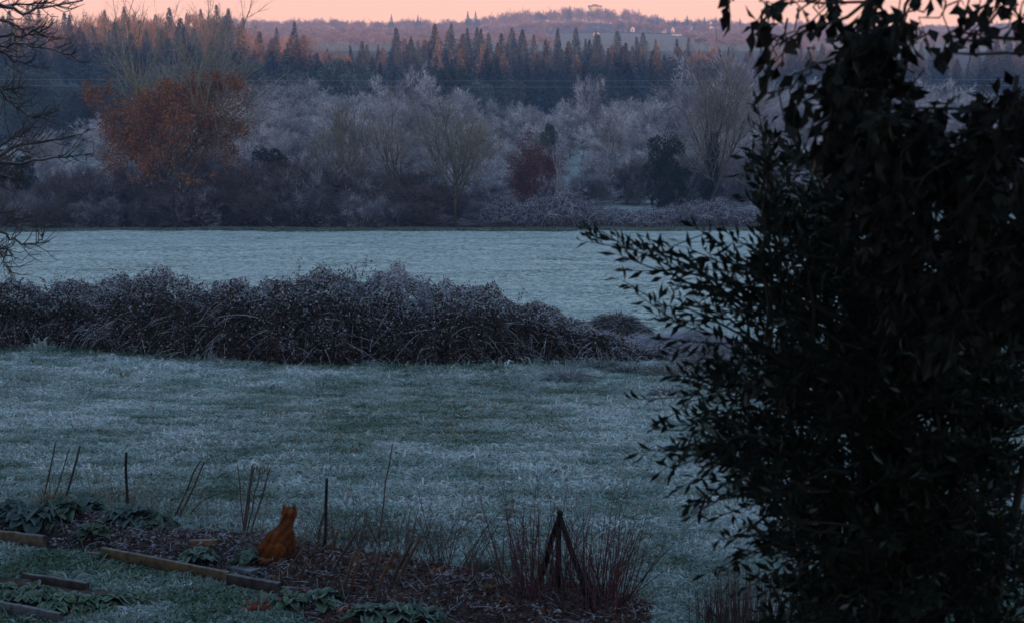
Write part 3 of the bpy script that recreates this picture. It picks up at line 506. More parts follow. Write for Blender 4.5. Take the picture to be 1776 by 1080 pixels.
def dome(loc, rx, ry, H, n, C, frost, label, name, seed):
    """rounded heap of collapsed stems hanging outwards"""
    r = np.random.default_rng(seed); o = empty(name, loc, label, 'shrub'); a = r.uniform(0, 6.28, n); q = np.sqrt(r.uniform(0, 1, n)) * .93; z = H * (1 - q ** 2.2) * r.uniform(.75, 1.03, n); P = np.stack([rx * q * np.cos(a), ry * q * np.sin(a), z], 1)
    D = norm(np.stack([np.cos(a) * q, np.sin(a) * q, .35 - .8 * q], 1) + r.normal(size=P.shape) * .35); C_ = vary(C, n, r, .5); f = r.uniform(size=n) < frost * (z / H); C_[f] = vary((.40, .40, .47), f.sum(), r, .25); Ln = r.uniform(.12, .4, n); m = MB()
    for a_ in arcs(P, D, Ln, Ln * .5, .0065, C_, 3, 3, r)[0]: m.add(*a_)
    m.obj('stems', M['twig'], o); c = lathe([(1, -.1), (.93, .25), (.75, .55), (.45, .78), (.01, .86)], 18, (.03, .022, .02)); c.v[0] = c.v[0] * [rx * .95, ry * .95, H]; c.obj('dark_core', M['twig'], o); return o  # solid dark core fills the inside of the heap
dome(ground(1068, 596, 20, 90), .88, .7, .62, 4200, (.085, .058, .05), .45, 'rounded brown mound of dead stems at the hedge end', 'dead_stem_mound', 1)
dome(ground(1035, 622, 20, 90), .8, .5, .36, 3000, (.07, .05, .05), .9, 'low dark mound with bent frosted stems before the brown one', 'low_stem_mound', 4)
dome(ground(1200, 614, 20, 90), 1.1, .6, .46, 4200, (.18, .165, .18), 1.5, 'pale frosted heap of stems beside the evergreen shrub', 'pale_stem_heap', 6)
dome(ground(1130, 622, 20, 90), 1.2, .6, .42, 4800, (.17, .155, .17), 1.5, 'long low frosted heap of stems right of the hedge end', 'frosted_stem_heap', 5)
tussock(ground(1010, 600, 20, 90), .9, .5, 1300, (SW, FR, DK), 'sweep of bent frosted stems before the brown mound', 'bent_grass_clump', 'grass clump', 1.0, .009, .6, 2)
tussock(ground(985, 664, 20, 90), .36, .46, 900, (FR, FR, GR), 'bright frosted tussock standing alone at the hedge foot', 'frosted_tussock', 'grass clump', 1.1, .006, 1, 3)
for i, (px, py, rd, hh, c) in enumerate(((900, 628, .8, .32, (GR, FR, DK)), (1080, 622, 1.0, .42, (FR, FR, DK)), (1150, 618, 1.0, .42, (FR, FR, DK)), (1205, 622, .9, .5, (FR, SW, DK)), (1040, 640, .5, .28, (GR, FR)), (1100, 650, .5, .3, (GR, FR, DK)), (1170, 655, .7, .35, (FR, SW, GR)), (1250, 640, .9, .55, (SW, DK, FR)), (1320, 630, 1.0, .5, (SW, FR, DK)), (1165, 690, .35, .25, (GR, FR)))):
    tussock(ground(px, py, 20, 90), rd, hh, 1700, c, 'low frosted grass clump near the right end of the bramble hedge', 'rough_grass_clump', 'grass clump', 1.15, .0065, .7, 20 + i, 'rough grass clumps at the hedge end')
# ------------------------------------------------------------------ frosted grass
def proj(P):
    d = P - CAM; zc = d[:, 1] * CT - d[:, 2] * ST; yc = d[:, 1] * ST + d[:, 2] * CT; return PW / 2 + F * d[:, 0] / zc, PH / 2 - F * yc / zc
def inside(px, py, poly):
    c = np.zeros(len(px), bool); n = len(poly)
    for i in range(n):
        (x0, y0), (x1, y1) = poly[i], poly[i - 1]
        if y0 != y1: c ^= ((y0 > py) != (y1 > py)) & (px < (x1 - x0) * (py - y0) / (y1 - y0) + x0)
    return c
BED_A = [(-90, 880), (150, 890), (300, 925), (480, 935), (620, 960), (780, 985), (900, 1010), (1130, 1045), (1130, 1120), (600, 1120), (480, 1030), (395, 1000), (140, 955), (-90, 940)]
BED_B = [(-90, 1005), (60, 1005), (150, 1022), (262, 1035), (252, 1052), (105, 1072), (-90, 1030)]
tuft_col = bpy.data.collections.new('grass_tufts')       # shared tuft shapes, used only through the grass
def tuft(i, seed, n, rad, H, C, sag=.5, w=.006):
    r = np.random.default_rng(seed); a = r.uniform(0, 6.28, n); q = np.sqrt(r.uniform(0, 1, n)) * rad; P = np.stack([q * np.cos(a), q * np.sin(a), 0 * a - .01], 1); b = r.uniform(0, 6.28, n)
    D = norm(np.stack([np.cos(b), np.sin(b), r.uniform(.5, 2, n)], 1)); Ln = (H * r.uniform(.5, 1.2, n))[:, None]; mid = P + D * Ln * .6; e = mid + norm(D - [0, 0, sag * 1.6]) * Ln * .5; s = perp(D, r) * w
    V = np.stack([P - s, P + s, mid + s * .7, mid - s * .7, e], 1).reshape(-1, 3); C = np.repeat(vary(C, n, r, .3, .06), 5, 0); k = (np.arange(n) * 5)[:, None]; m = MB().add(V, k + np.array([[0, 1, 2, 3]]), C); m.t.append(k + np.array([[3, 2, 4]]))
    o = bpy.data.objects.new('tuft_%02d' % i, m.mesh('tuft', M['blade'])); tuft_col.objects.link(o)
kinds = [(.38, .45, .45), (.52, .58, .59), (.22, .29, .27), (.085, .13, .09), (.20, .19, .14)]
for i, c in enumerate(kinds): tuft(2 * i, 200 + i, 16, .05, .085, c); tuft(2 * i + 1, 300 + i, 16, .06, .065, c, .8)
def gn_scatter(name, P, rot, scl, idx, label, cat):
    m = bpy.data.meshes.new(name); m.vertices.add(len(P)); m.vertices.foreach_set('co', P.ravel())
    m.attributes.new('rot', 'FLOAT_VECTOR', 'POINT').data.foreach_set('vector', rot.ravel()); m.attributes.new('scl', 'FLOAT_VECTOR', 'POINT').data.foreach_set('vector', scl.ravel()); m.attributes.new('idx', 'INT', 'POINT').data.foreach_set('value', idx.astype(np.int32))
    o = tag(link(name, m), label, cat, kind='stuff'); g = bpy.data.node_groups.new(name, 'GeometryNodeTree'); g.interface.new_socket('Geometry', in_out='INPUT', socket_type='NodeSocketGeometry'); g.interface.new_socket('Geometry', in_out='OUTPUT', socket_type='NodeSocketGeometry')
    N = g.nodes.new; L = g.links.new; gi, go, ip, ci = N('NodeGroupInput'), N('NodeGroupOutput'), N('GeometryNodeInstanceOnPoints'), N('GeometryNodeCollectionInfo')
    ci.inputs['Collection'].default_value = tuft_col; ci.inputs['Separate Children'].default_value = True; ci.inputs['Reset Children'].default_value = True; ip.inputs['Pick Instance'].default_value = True
    L(gi.outputs[0], ip.inputs['Points']); L(ci.outputs[0], ip.inputs['Instance'])
    for nm, ty, sk in (('rot', 'FLOAT_VECTOR', 'Rotation'), ('scl', 'FLOAT_VECTOR', 'Scale'), ('idx', 'INT', 'Instance Index')):
        a = N('GeometryNodeInputNamedAttribute'); a.data_type = ty; a.inputs['Name'].default_value = nm; L(a.outputs['Attribute'], ip.inputs[sk])
    L(ip.outputs[0], go.inputs[0]); o.modifiers.new('scatter', 'NODES').node_group = g; return o
r = np.random.default_rng(400); n = 190000; Y = 11.5 + (44 - 11.5) * r.uniform(0, 1, n) ** 1.15; X = r.uniform(-1, 1, n) * (.275 * Y + 1.5); P = np.stack([X, Y, h(X, Y)], 1)
px, py = proj(P); P = P[~(inside(px, py, BED_A) | inside(px, py, BED_B))]; px, py = proj(P); n = len(P)
big = wave(P[:, 0], P[:, 1] * .8, .55, 31); mid = wave(P[:, 0], P[:, 1], 2.0, 32); fin = wave(P[:, 0], P[:, 1], 5.5, 33)
dull = np.exp(-((px - 720) / 330) ** 2 - ((py - 735) / 45) ** 2) + .5 * np.exp(-((py - 640) / 14) ** 2) * 0     # a barer, greener hollow in the middle of the lawn
near = np.clip((py - 790) / 230, 0, 1); edge = np.clip(1 - np.abs(py - hb(px)) / 11, 0, 1) * (px < 1010)  # near: shade of the house over the closest grass put into tuft colour
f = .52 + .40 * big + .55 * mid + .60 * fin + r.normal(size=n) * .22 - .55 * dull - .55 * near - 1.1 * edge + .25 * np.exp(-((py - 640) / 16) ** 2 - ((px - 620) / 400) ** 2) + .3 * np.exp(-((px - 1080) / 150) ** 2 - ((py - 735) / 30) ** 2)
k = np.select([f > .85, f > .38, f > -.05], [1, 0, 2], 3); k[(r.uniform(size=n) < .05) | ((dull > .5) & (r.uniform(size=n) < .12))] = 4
hs = np.clip(.95 + .55 * mid + .35 * fin, .35, 1.9) * r.uniform(.7, 1.3, n) * (1 + 1.3 * edge) * (1 - .3 * np.clip(dull, 0, 1)); ws = r.uniform(.8, 1.3, n) * (1 + (P[:, 1] - 16) / 45); tk_ = r.uniform(size=n) < .02 * (wave(P[:, 0], P[:, 1], .8, 35) > 0); hs[tk_] *= 2.1; ws[tk_] *= 1.6
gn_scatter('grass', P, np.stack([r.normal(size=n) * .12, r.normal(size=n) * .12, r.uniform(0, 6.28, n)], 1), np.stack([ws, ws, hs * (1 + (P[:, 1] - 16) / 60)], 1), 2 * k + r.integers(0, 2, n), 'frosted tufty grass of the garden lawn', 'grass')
n = 90000; Y = 44 + 124 * r.uniform(0, 1, n) ** 1.3; X = r.uniform(-1, 1, n) * (.275 * Y + 1); P = np.stack([X, Y, h(X, Y)], 1); f = .5 * wave(X, Y * .5, .5, 41) + .4 * wave(X, Y, 1.7, 42) + r.normal(size=n) * .35
k = np.select([f > .1, f > -.5, f > -.75], [1, 0, 2], 3); ws = r.uniform(1, 2.2, n) * np.clip(Y / 80, 1, 2); gn_scatter('field_grass', P, np.stack([0 * X, 0 * X, r.uniform(0, 6.28, n)], 1), np.stack([ws, ws, r.uniform(.35, .9, n)], 1), 2 * k + r.integers(0, 2, n), 'short frosted grass of the field', 'grass')
n = 14000; pxs = r.uniform(-60, 1500, n); Y = 168.8 + r.normal(size=n) * 1.3 + 1.2 * wave(pxs, pxs * 0, .03, 44); X = (pxs - 888) / F * Y; P = np.stack([X, Y, h(X, Y)], 1); ws = r.uniform(3, 5, n); gn_scatter('verge_grass', P, np.stack([0 * X, 0 * X, r.uniform(0, 6.28, n)], 1), np.stack([ws, ws, r.uniform(2.5, 6, n)], 1), r.choice([4, 5, 6, 7, 6, 7, 8], n), 'strip of unfrosted green grass under the far thicket', 'grass')

# ------------------------------------------------------------------ garden beds
def bed(name, poly, amp, C, label, seed, base=.02):
    """soil heaped up inside a bed outline"""
    q = np.array([ground(a, b, 8, 40)[:2] for a, b in poly]); x0, y0 = q.min(0) - .1; x1, y1 = q.max(0) + .1; nx, ny = int((x1 - x0) / .05), int((y1 - y0) / .05)
    X, Y = np.meshgrid(np.linspace(x0, x1, nx), np.linspace(y0, y1, ny), indexing='ij'); xs, ys = X.ravel(), Y.ravel(); ins = inside(xs, ys, [tuple(t) for t in q])
    d = np.full(len(xs), 9.); 
    for i in range(len(q)):
        a, b = q[i - 1], q[i]; t = np.clip(((xs - a[0]) * (b - a)[0] + (ys - a[1]) * (b - a)[1]) / max((b - a).dot(b - a), 1e-6), 0, 1); d = np.minimum(d, np.hypot(xs - a[0] - t * (b - a)[0], ys - a[1] - t * (b - a)[1]))
    d = np.where(ins, d, -d); rr = np.random.default_rng(seed); z = h(xs, ys) + np.clip(d / .25, -1, 1) * base * 2 + np.clip(d / .6, 0, 1) * amp * (1 + .4 * wave(xs, ys, 3, seed)) + .022 * wave(xs, ys, 11, seed + 1) + .016 * wave(xs, ys, 27, seed + 2) + rr.normal(size=len(xs)) * .008
    V = np.stack([xs, ys, z], 1); i = np.arange(nx - 1)[:, None] * ny + np.arange(ny - 1)[None]; Qd = np.stack([i, i + ny, i + ny + 1, i + 1], -1).reshape(-1, 4); Qd = Qd[(d[Qd] > -.12).all(1)]
    o = MB().add(V, Qd, vary(C, len(V), rr, .3)).obj(name, M['soil'], smooth=True); tag(o, label, 'garden bed', kind='structure'); return lambda x, y: np.interp(0, [0, 1], [0, 0]) + V[np.argmin((V[:, 0] - x) ** 2 + (V[:, 1] - y) ** 2), 2], V[d > 0]
zA, VA = bed('mulched_bed', BED_A, .09, (.055, .036, .036), 'long mulched vegetable bed with dead leaves and canes', 51)
zB, VB = bed('small_bed', BED_B, .05, (.05, .036, .03), 'small bed edged with boards in the corner', 52)
def on_bed(px, py, zf):
    l = 0.
    for _ in range(4): p = ground(px, py, 8, 40, l); l = .5 * l + .5 * (zf(p[0], p[1]) - p[2])
    p[2] = zf(p[0], p[1]); return p
def onA(px, py): return on_bed(px, py, zA)
def onB(px, py): return on_bed(px, py, zB)
r = np.random.default_rng(60); n = 24000; P = VA[r.integers(0, len(VA), n)] + r.normal(size=(n, 3)) * [.03, .03, .006] + [0, 0, .012]; pxl, pyl = proj(P); C = vary((.075, .046, .044), n, r, .5, .12)
w_ = r.uniform(size=n); fr = w_ < np.where(pxl < 480, .34, .10); C[fr] = vary((.28, .26, .32), fr.sum(), r, .3); rd = (w_ > .86) & (pxl > 440); C[rd] = vary((.20, .075, .05), rd.sum(), r, .4)
D = r.normal(size=P.shape) * [1, 1, .35]; tag(MB().add(*leaves(P, D, .036 * r.uniform(.5, 1.6, n), .022 * r.uniform(.5, 1.4, n), r, C, .3)).obj('leaf_litter', M['leaf']), 'dead leaves and straw strewn over the long bed', 'leaf litter', kind='stuff')
n = 2600; P = VA[r.integers(0, len(VA), n)] + [0, 0, .02]; C = vary((.16, .12, .10), n, r, .5); fr = r.uniform(size=n) < .4; C[fr] = vary((.40, .39, .44), fr.sum(), r, .2); m = MB()
for a_ in arcs(P, norm(r.normal(size=P.shape) * [1, 1, .4] + [0, 0, .35]), r.uniform(.05, .22, n), r.uniform(.0, .12, n), .0028, C, 3, 3, r)[0]: m.add(*a_)
tag(m.obj('straw', M['twig']), 'frosted straw and broken stems lying on the bed', 'straw', kind='stuff')
for i, (px, py, c, s) in enumerate(((592, 1063, (.42, .10, .03), .075), (500, 1052, (.22, .06, .035), .10), (436, 1064, (.24, .05, .03), .10), (455, 1060, (.20, .05, .03), .09), (752, 1002, (.21, .09, .06), .10), (822, 998, (.24, .07, .06), .11), (775, 1010, (.22, .18, .19), .11), (808, 1018, (.24, .20, .22), .12), (848, 1034, (.16, .11, .07), .12))):
    p = onA(px, py) if px > 470 else ground(px, py, 8, 40); rr = np.random.default_rng(i); m = MB(); nn = 7; P = np.tile([0, 0, .03], (nn, 1)) + rr.normal(size=(nn, 3)) * [.02, .02, .01]; a = np.linspace(-1.3, 1.3, nn)
    m.add(*leaves(P, np.stack([np.sin(a), np.cos(a) * .6 - .2, .25 + 0 * a], 1), s * (1 - .25 * np.abs(a)), s * .5, rr, vary(c, nn, rr, .2), .3)); o = m.obj('fallen_leaf', M['leaf']); o.location = p; o.rotation_euler.z = rr.uniform(0, 6)
    tag(o, ('bright orange dead leaf lying at the front of the bed', 'dark red fallen leaf beside the two frosted kale plants', 'dull red fallen leaf on the grass below the board end', 'second dull red fallen leaf below the board end, the right one', 'brown curled leaf left of the red one on the mound', 'reddish curled leaf on the crest of the mulch mound', 'pale mauve leaf in the middle of the mound', 'large pale mauve leaf right of the smaller one on the mound', 'tan leaf low on the mound near the tripod')[i], 'leaf', 'single fallen leaves on the bed')

def board(a, b, hgt, th, C, label, sink=.02, tilt=0):
    a, b = np.asarray(a), np.asarray(b); d = b - a; Ln = np.linalg.norm(d[:2]); ux = norm(np.array([d[0], d[1], 0.])); uy = np.array([-ux[1], ux[0], 0]); n = 9; m = MB(); rr = np.random.default_rng(int(abs(a[0]) * 1000)); V = []
    for i in range(n):
        t = i / (n - 1); c = a + d * t; w = rr.normal() * .0012
        for y, z in ((-th / 2, -sink), (th / 2, -sink), (th / 2, hgt - .006), (th / 2 - .006, hgt), (-th / 2 + .006, hgt), (-th / 2, hgt - .006)): V.append(c + uy * (y + w + tilt * z) + np.array([0, 0, z + w]))
    i = np.arange(6); j = (i + 1) % 6; Q = np.concatenate([np.stack([i, j, j + 6, i + 6], 1) + k * 6 for k in range(n - 1)]); V = np.array(V); c0 = V.mean(0); c0[2] = a[2]
    cols_ = vary(C, len(V), rr, .2); top = np.isin(np.arange(len(V)) % 6, (3, 4)); cols_[top] = cols_[top] * .45 + np.array([.20, .20, .22]) * .55
    m.add(V - c0, Q, cols_); m.t.append(np.array([[0, 1, 2], [0, 2, 3], [0, 3, 4], [0, 4, 5]])); e = (n - 1) * 6; m.t.append(np.array([[2, 1, 0], [3, 2, 0], [4, 3, 0], [5, 4, 0]]) + e)
    o = m.obj('timber_board', M['wood']); o.location = c0; return tag(o, label, 'board', 'timber boards edging the beds')
gp = lambda px, py: ground(px, py, 8, 40)
TAN, DKW = (.10, .066, .038), (.042, .033, .03)
board(gp(-60, 936), gp(78, 952), .118, .045, (.10, .07, .05), 'thick brown board at the left edge holding back the bed')
board(gp(150, 966), gp(240, 976), .045, .03, (.12, .085, .06), 'thin low board lying in front of the long tan one', tilt=.3)
board(gp(178, 968), gp(398, 1012), .098, .04, TAN, 'long tan board edging the mulched bed')
board(gp(396, 1018), gp(486, 1034), .112, .05, DKW, 'dark board end below the cat')
board(gp(486, 1032), gp(598, 1038), .075, .04, (.06, .042, .035), 'dark low board right of the board end')
board(gp(40, 1010), gp(152, 1028), .085, .04, DKW, 'dark board behind the green salad plants')
board(gp(-60, 1048), gp(106, 1082), .085, .045, (.085, .085, .10), 'frost-grey board in the lower left corner')
board(gp(104, 1080), gp(252, 1056), .03, .022, (.16, .13, .09), 'thin pale lath at the right of the salad bed')
board(onA(330, 944), onA(377, 947), .055, .05, (.17, .095, .04), 'short tan block of wood at the back of the bed')
board(onA(408, 992), onA(445, 998), .05, .12, (.10, .11, .13), 'flat grey slab on the bed left of the cat')

def crinkle_leaf(mb, base, d, Ln, Wd, rr, C, Ce):
    d = norm(d); s = norm(np.cross(d, [0, 0, 1.]) + 1e-6); u = np.cross(s, d); nr, nc = 6, 5; V, K = [], []
    for i in range(nr):
        t = i / (nr - 1); wd = Wd * .5 * math.sin(math.pi * (.08 + .86 * t) ** .8) ** .7; c = base + d * Ln * t + np.array([0, 0, 1]) * Ln * (-.45 * t * t) + u * 0
        for j in range(nc):
            q = (j / (nc - 1) - .5) * 2; V.append(c + s * wd * q + u * (abs(q) * wd * .35 + rr.normal() * Wd * (.05 + .06 * abs(q)))); K.append(C * (1 - abs(q) ** 3 * .8) + Ce * abs(q) ** 3 * .8)
    i = np.arange(nr - 1)[:, None] * nc + np.arange(nc - 1)[None]; mb.add(V, np.stack([i, i + 1, i + 1 + nc, i + nc], -1).reshape(-1, 4), np.clip(K, 0, 1))
def kale(p, rad, n, C, label, seed, name='kale_plant', cat='vegetable', edge=(.30, .36, .36), up=.6, group='leafy vegetables in the beds', H=.1):
    rr = np.random.default_rng(seed); o = empty(name, p, label, cat, group); st = MB(); add_poly(st, [(0, 0, -.03), (0, 0, H * .6), (.01, 0, H)], [.014, .012, .01], 6, (.12, .14, .08)); st.obj('stalk', M['leaf'], o)
    for i in range(n):
        a = i * 2.4 + rr.normal() * .3; q = rr.uniform(.2, 1); m = MB(); d = np.array([math.cos(a), math.sin(a), up * (1.3 - q)]); crinkle_leaf(m, np.array([math.cos(a), math.sin(a), 0]) * .02 + [0, 0, H * (1 - .6 * q)], d, rad * (.55 + .5 * q), rad * rr.uniform(.5, .75), rr, np.array(C) * rr.uniform(.6, 1.4), np.array(edge) * rr.uniform(.5, 1.1)); m.obj('leaf', M['leaf'], o, True)
DG = (.035, .06, .035); BG = (.045, .075, .07); LG = (.055, .10, .035)
for i, (px, py, rd, n, c, lb) in enumerate((
    (18, 905, .16, 12, BG, 'blue-green cabbage at the left end of the bed'), (60, 912, .22, 16, BG, 'broad dark cabbage left of the dead grass clump'), (105, 905, .2, 14, DG, 'dark cabbage below the leaning black cane'), (148, 900, .16, 10, BG, 'small frosted cabbage left of the black post'),
    (225, 918, .2, 14, BG, 'blue-green cabbage at the foot of the black post'), (258, 924, .22, 16, DG, 'large dark cabbage right of the black post'), (160, 938, .13, 10, (.06, .09, .04), 'low green plant in the middle of the left bed'),
    (345, 978, .17, 15, (.05, .085, .045), 'frosted green kale hanging over the tan board'), (432, 982, .15, 12, (.05, .085, .05), 'frosted kale at the cat\'s tail end'), (505, 1052, .15, 14, (.06, .10, .04), 'frosted green kale at the front of the bed, left of two'), (560, 1050, .16, 14, (.055, .095, .05), 'frosted green kale at the front of the bed, right of two'),
    (640, 1078, .17, 14, (.06, .10, .045), 'green kale cut off by the bottom edge'), (690, 1074, .15, 12, (.055, .09, .05), 'frosted kale left of the spiky leek'), (740, 1082, .14, 10, DG, 'dark plant low beside the leek'))): kale(onA(px, py), rd * (1.35 if px < 300 else 1.15), n + 5, c, lb, 500 + i, edge=(.14, .18, .18) if px < 300 else (.26, .32, .31), H=.14 if px < 300 else .1)
for i, (px, py, rd, c) in enumerate(((5, 1030, .15, LG), (30, 1042, .14, LG), (60, 1046, .15, LG), (62, 1028, .13, LG), (88, 1058, .14, LG), (112, 1050, .13, LG), (95, 1038, .12, LG), (135, 1056, .14, LG), (158, 1046, .13, LG), (180, 1054, .13, LG), (206, 1044, .15, LG), (228, 1046, .14, LG), (10, 1046, .12, LG), (130, 1040, .1, LG))):
    kale(onB(px, py), rd * 1.15, 11, np.array(c) * R.uniform(.6, 1.1), 'low green salad plant with frosted leaf edges in the corner bed', 600 + i, 'salad_plant', 'vegetable', group='salad plants in the corner bed', H=.05)
lk = empty('leek_plant', onA(722, 1075), 'spiky blue-green leek at the bottom edge', 'vegetable'); rr = np.random.default_rng(9)
for i in range(9):
    a = rr.uniform(0, 6.28); m = MB(); m.add(*leaves(np.array([[0, 0, 0.]]), np.array([[math.cos(a) * .35, math.sin(a) * .35, 1]]), rr.uniform(.12, .2), .035, rr, vary((.13, .18, .17), 1, rr), .4)); m.obj('leaf', M['leaf'], lk)

# ------------------------------------------------------------------ posts, canes and stems
def stick(p0, p1, rad, C, label, name='garden_cane', cat='cane', group=None, bend=.0, ns=5):
    p0, p1 = np.asarray(p0), np.asarray(p1); n = 6; rr = np.random.default_rng(int(abs(p1[0]) * 997)); t = np.linspace(0, 1, n)[:, None]; pts = (p1 - p0) * t + np.array([1, .3, 0]) * bend * np.sin(t * 3.14) + rr.normal(size=(n, 3)) * .004; pts = np.concatenate([[-(p1 - p0) * .06], pts])
    m = MB(); add_poly(m, pts, np.linspace(rad, rad * .8, n + 1), ns, C); o = m.obj(name, M['wood']); o.location = p0; return tag(o, label, cat, group)
def stick_px(x0, y0, x1, y1, w, C, label, dy=.0, **k):
    b = onA(x0, y0); return stick(b, at(x1, y1, b[1] + dy), w * 1.0 / F * b[1] / 2, C, label, **k)
BLK, CAN, RED = (.018, .017, .017), (.065, .052, .05), (.13, .06, .06)
stick_px(108, 892, 139, 772, 5, (.05, .04, .045), 'thick dark cane leaning right at the left end of the bed'); stick_px(76, 868, 95, 768, 3.5, CAN, 'thin cane rising from the dead grass clump, left of two'); stick_px(93, 872, 119, 780, 3, CAN, 'thin cane rising from the dead grass clump, right of two')
stick_px(219, 896, 219, 784, 6, BLK, 'upright black post behind the cabbages', name='garden_post', cat='post')
stick_px(298, 905, 347, 798, 4, CAN, 'slanting cane of a pair, the left one', group='slanting pair of canes'); stick_px(306, 908, 355, 800, 4, CAN, 'slanting cane of a pair, the right one', group='slanting pair of canes')
for i, (a, b, c, d, w) in enumerate(((424, 932, 413, 806, 2.5), (421, 934, 438, 806, 4), (424, 936, 440, 808, 4), (428, 936, 452, 812, 3), (432, 936, 468, 812, 4))): stick_px(a, b, c, d, w, (.085, .06, .06), 'thin cane in the fanned cluster left of the cat, ' + ('leftmost, leaning left', 'second from the left', 'third and tallest', 'fourth from the left', 'rightmost, leaning most')[i], group='fan of canes left of the cat')
stick_px(564, 962, 567, 829, 7, BLK, 'upright black post right of the cat', name='garden_post', cat='post'); stick_px(548, 950, 561, 888, 5, BLK, 'short dark stick leaning on the black post')
stick_px(658, 942, 681, 768, 3, (.10, .06, .06), 'tall thin dead stem standing alone behind the mound', name='tall_weed', cat='weed', bend=-.015)
sh = [(490, 1000, 526, 952, 5), (517, 1008, 531, 968, 5), (572, 1000, 628, 912, 6), (590, 1032, 617, 956, 8), (608, 1028, 622, 960, 6), (640, 1022, 660, 955, 7), (628, 1010, 652, 950, 5), (655, 1026, 686, 952, 6), (683, 1010, 716, 936, 7), (688, 1012, 730, 928, 7), (572, 970, 588, 916, 5), (540, 1000, 580, 960, 5), (600, 985, 625, 945, 4), (662, 1000, 690, 945, 4)]
lab = ('stub right under the cat\'s feet', 'second stub right of the cat', 'long dark stub slanting from the black post', 'thick brown stub at the front of the mound', 'stub close behind the thick front one', 'orange-brown stub in the middle of the row', 'thin stub behind the orange-brown one', 'stub right of the orange-brown one', 'left of the two tall right-hand stubs', 'rightmost and tallest of the stubs', 'pale stub just right of the black post', 'low stub between cat and front stubs', 'thin stub at the back of the row', 'thin stub behind the tall right-hand pair')
for i, (a, b, c, d, w) in enumerate(sh): stick_px(a, b, c, d, w, ((.11, .075, .055), (.15, .075, .04), (.08, .06, .055))[i % 3], 'cut sunflower stalk, ' + lab[i], name='cut_stalk', cat='stalk', group='cut stalks on the mulch mound', dy=-.1)
hp = onA(322, 905); pts = np.array([at(x, y, hp[1]) - hp for x, y in ((322, 905), (332, 888), (350, 868), (372, 857), (395, 853), (418, 850))]); m = MB(); add_poly(m, pts, .006, 5, (.07, .06, .06)); o = m.obj('bent_hoop', M['wood']); o.location = hp; tag(o, 'thin bent hoop arching toward the fan of canes', 'hoop')
pb = ground(1232, 1085, 8, 40); m = MB(); add_poly(m, np.array([at(x, y, pb[1]) - pb for x, y in ((1228, 1085), (1226, 1058), (1226, 1056), (1240, 1066), (1262, 1085))]), .008, 6, BLK); o = m.obj('bent_peg', M['wood']); o.location = pb; tag(o, 'bent dark metal peg at the bottom edge', 'peg')
# tripod of stakes
ap = at(971, 893, float(onA(972, 1040)[1])); tp = empty('stake_tripod', onA(968, 1045), 'dark wooden tripod of stakes tied at the top among red stems', 'plant support'); bz = np.array(tp.location)
for (x, y, Yd) in ((932, 1024, 0), (1024, 1058, 0), (966, 1032, 0)):
    f = onA(x, y); m = MB(); d = norm(ap - f); pts = np.array([f - d * .06, f + (ap - f) * .35 + [.006, 0, 0], f + (ap - f) * .7 - [.004, 0, 0], ap + d * .035]) - bz; add_poly(m, pts, [.026, .024, .022, .018], 7, (.012, .010, .010)); m.obj('leg', M['wood'], tp)
m = MB(); a = np.linspace(0, 18, 50); c = ap - bz - [0, 0, .03]; add_poly(m, np.stack([c[0] + .026 * np.cos(a), c[1] + .026 * np.sin(a), c[2] - .03 + a * .003], 1), .004, 4, (.03, .026, .022)); m.obj('tie', M['wood'], tp)
def stem_clump(loc, n, rad, H, C, label, name, seed, lean=.22, tw=5, cat='shrub', rs=.0046, twl=.16):
    rr = np.random.default_rng(seed); o = empty(name, loc, label, cat); a = rr.uniform(0, 6.28, n); q = np.sqrt(rr.uniform(0, 1, n)) * rad; P = np.stack([q * np.cos(a), q * np.sin(a) * .6, 0 * a - .03], 1); D = norm(np.stack([P[:, 0] / rad * lean * 1.6, P[:, 1] / rad * lean, 1 + 0 * a], 1) + rr.normal(size=P.shape) * lean * .5)
    Ln = H * rr.uniform(.45, 1.15, n); m = MB(); A_, Pts = arcs(P, D, Ln, Ln * .06, rs, vary(C, n, rr, .35), 5, 4, rr)
    for a_ in A_: m.add(*a_)
    m.obj('stems', M['twig'], o); k = np.repeat(np.arange(n), tw); t = rr.integers(2, 6, len(k)); B = Pts[k, t]; d = norm(norm(Pts[k, 5] - Pts[k, 0]) + rr.normal(size=B.shape) * .55); m = MB()
    for a_ in arcs(B, d, rr.uniform(.3, 1.3, len(k)) * twl, .01, rs * .45, vary(C, len(k), rr, .4), 2, 3, rr)[0]: m.add(*a_)
    m.obj('twigs', M['twig'], o); return o
stem_clump(onA(1000, 1044), 80, .46, .70, (.085, .035, .04), 'clump of dark red raspberry stems round the tripod', 'red_stem_clump', 1)
stem_clump(onA(1050, 1044), 48, .22, .82, (.085, .035, .04), 'red stems leaning right of the tripod', 'leaning_stem_clump', 2, .5)
stem_clump(onA(925, 1036), 40, .25, .85, (.08, .04, .045), 'slender red stems left of the tripod', 'slender_stem_clump', 3, .2)
stem_clump(ground(855, 1010, 8, 40), 16, .16, .6, (.10, .07, .065), 'few thin dark stems between mound and tripod', 'thin_stem_clump', 4, .2)
stem_clump(onA(690, 960), 46, .38, .50, (.10, .07, .07), 'wispy dead weeds behind the cut stalks', 'wispy_weed_clump', 5, .35, 7)
stem_clump(onA(600, 960), 34, .22, .45, (.10, .07, .07), 'wispy dead weeds right of the black post', 'dead_weed_clump', 6, .3, 7)
stem_clump(onA(770, 985), 24, .25, .6, (.085, .06, .06), 'sparse leaning stems on the right of the mound', 'sparse_stem_clump', 7, .5, 5)
stem_clump(onA(255, 905), 34, .5, .4, (.19, .16, .15), 'pale wispy weeds behind the bed near the black post', 'pale_weed_clump', 8, .25, 6, rs=.003)
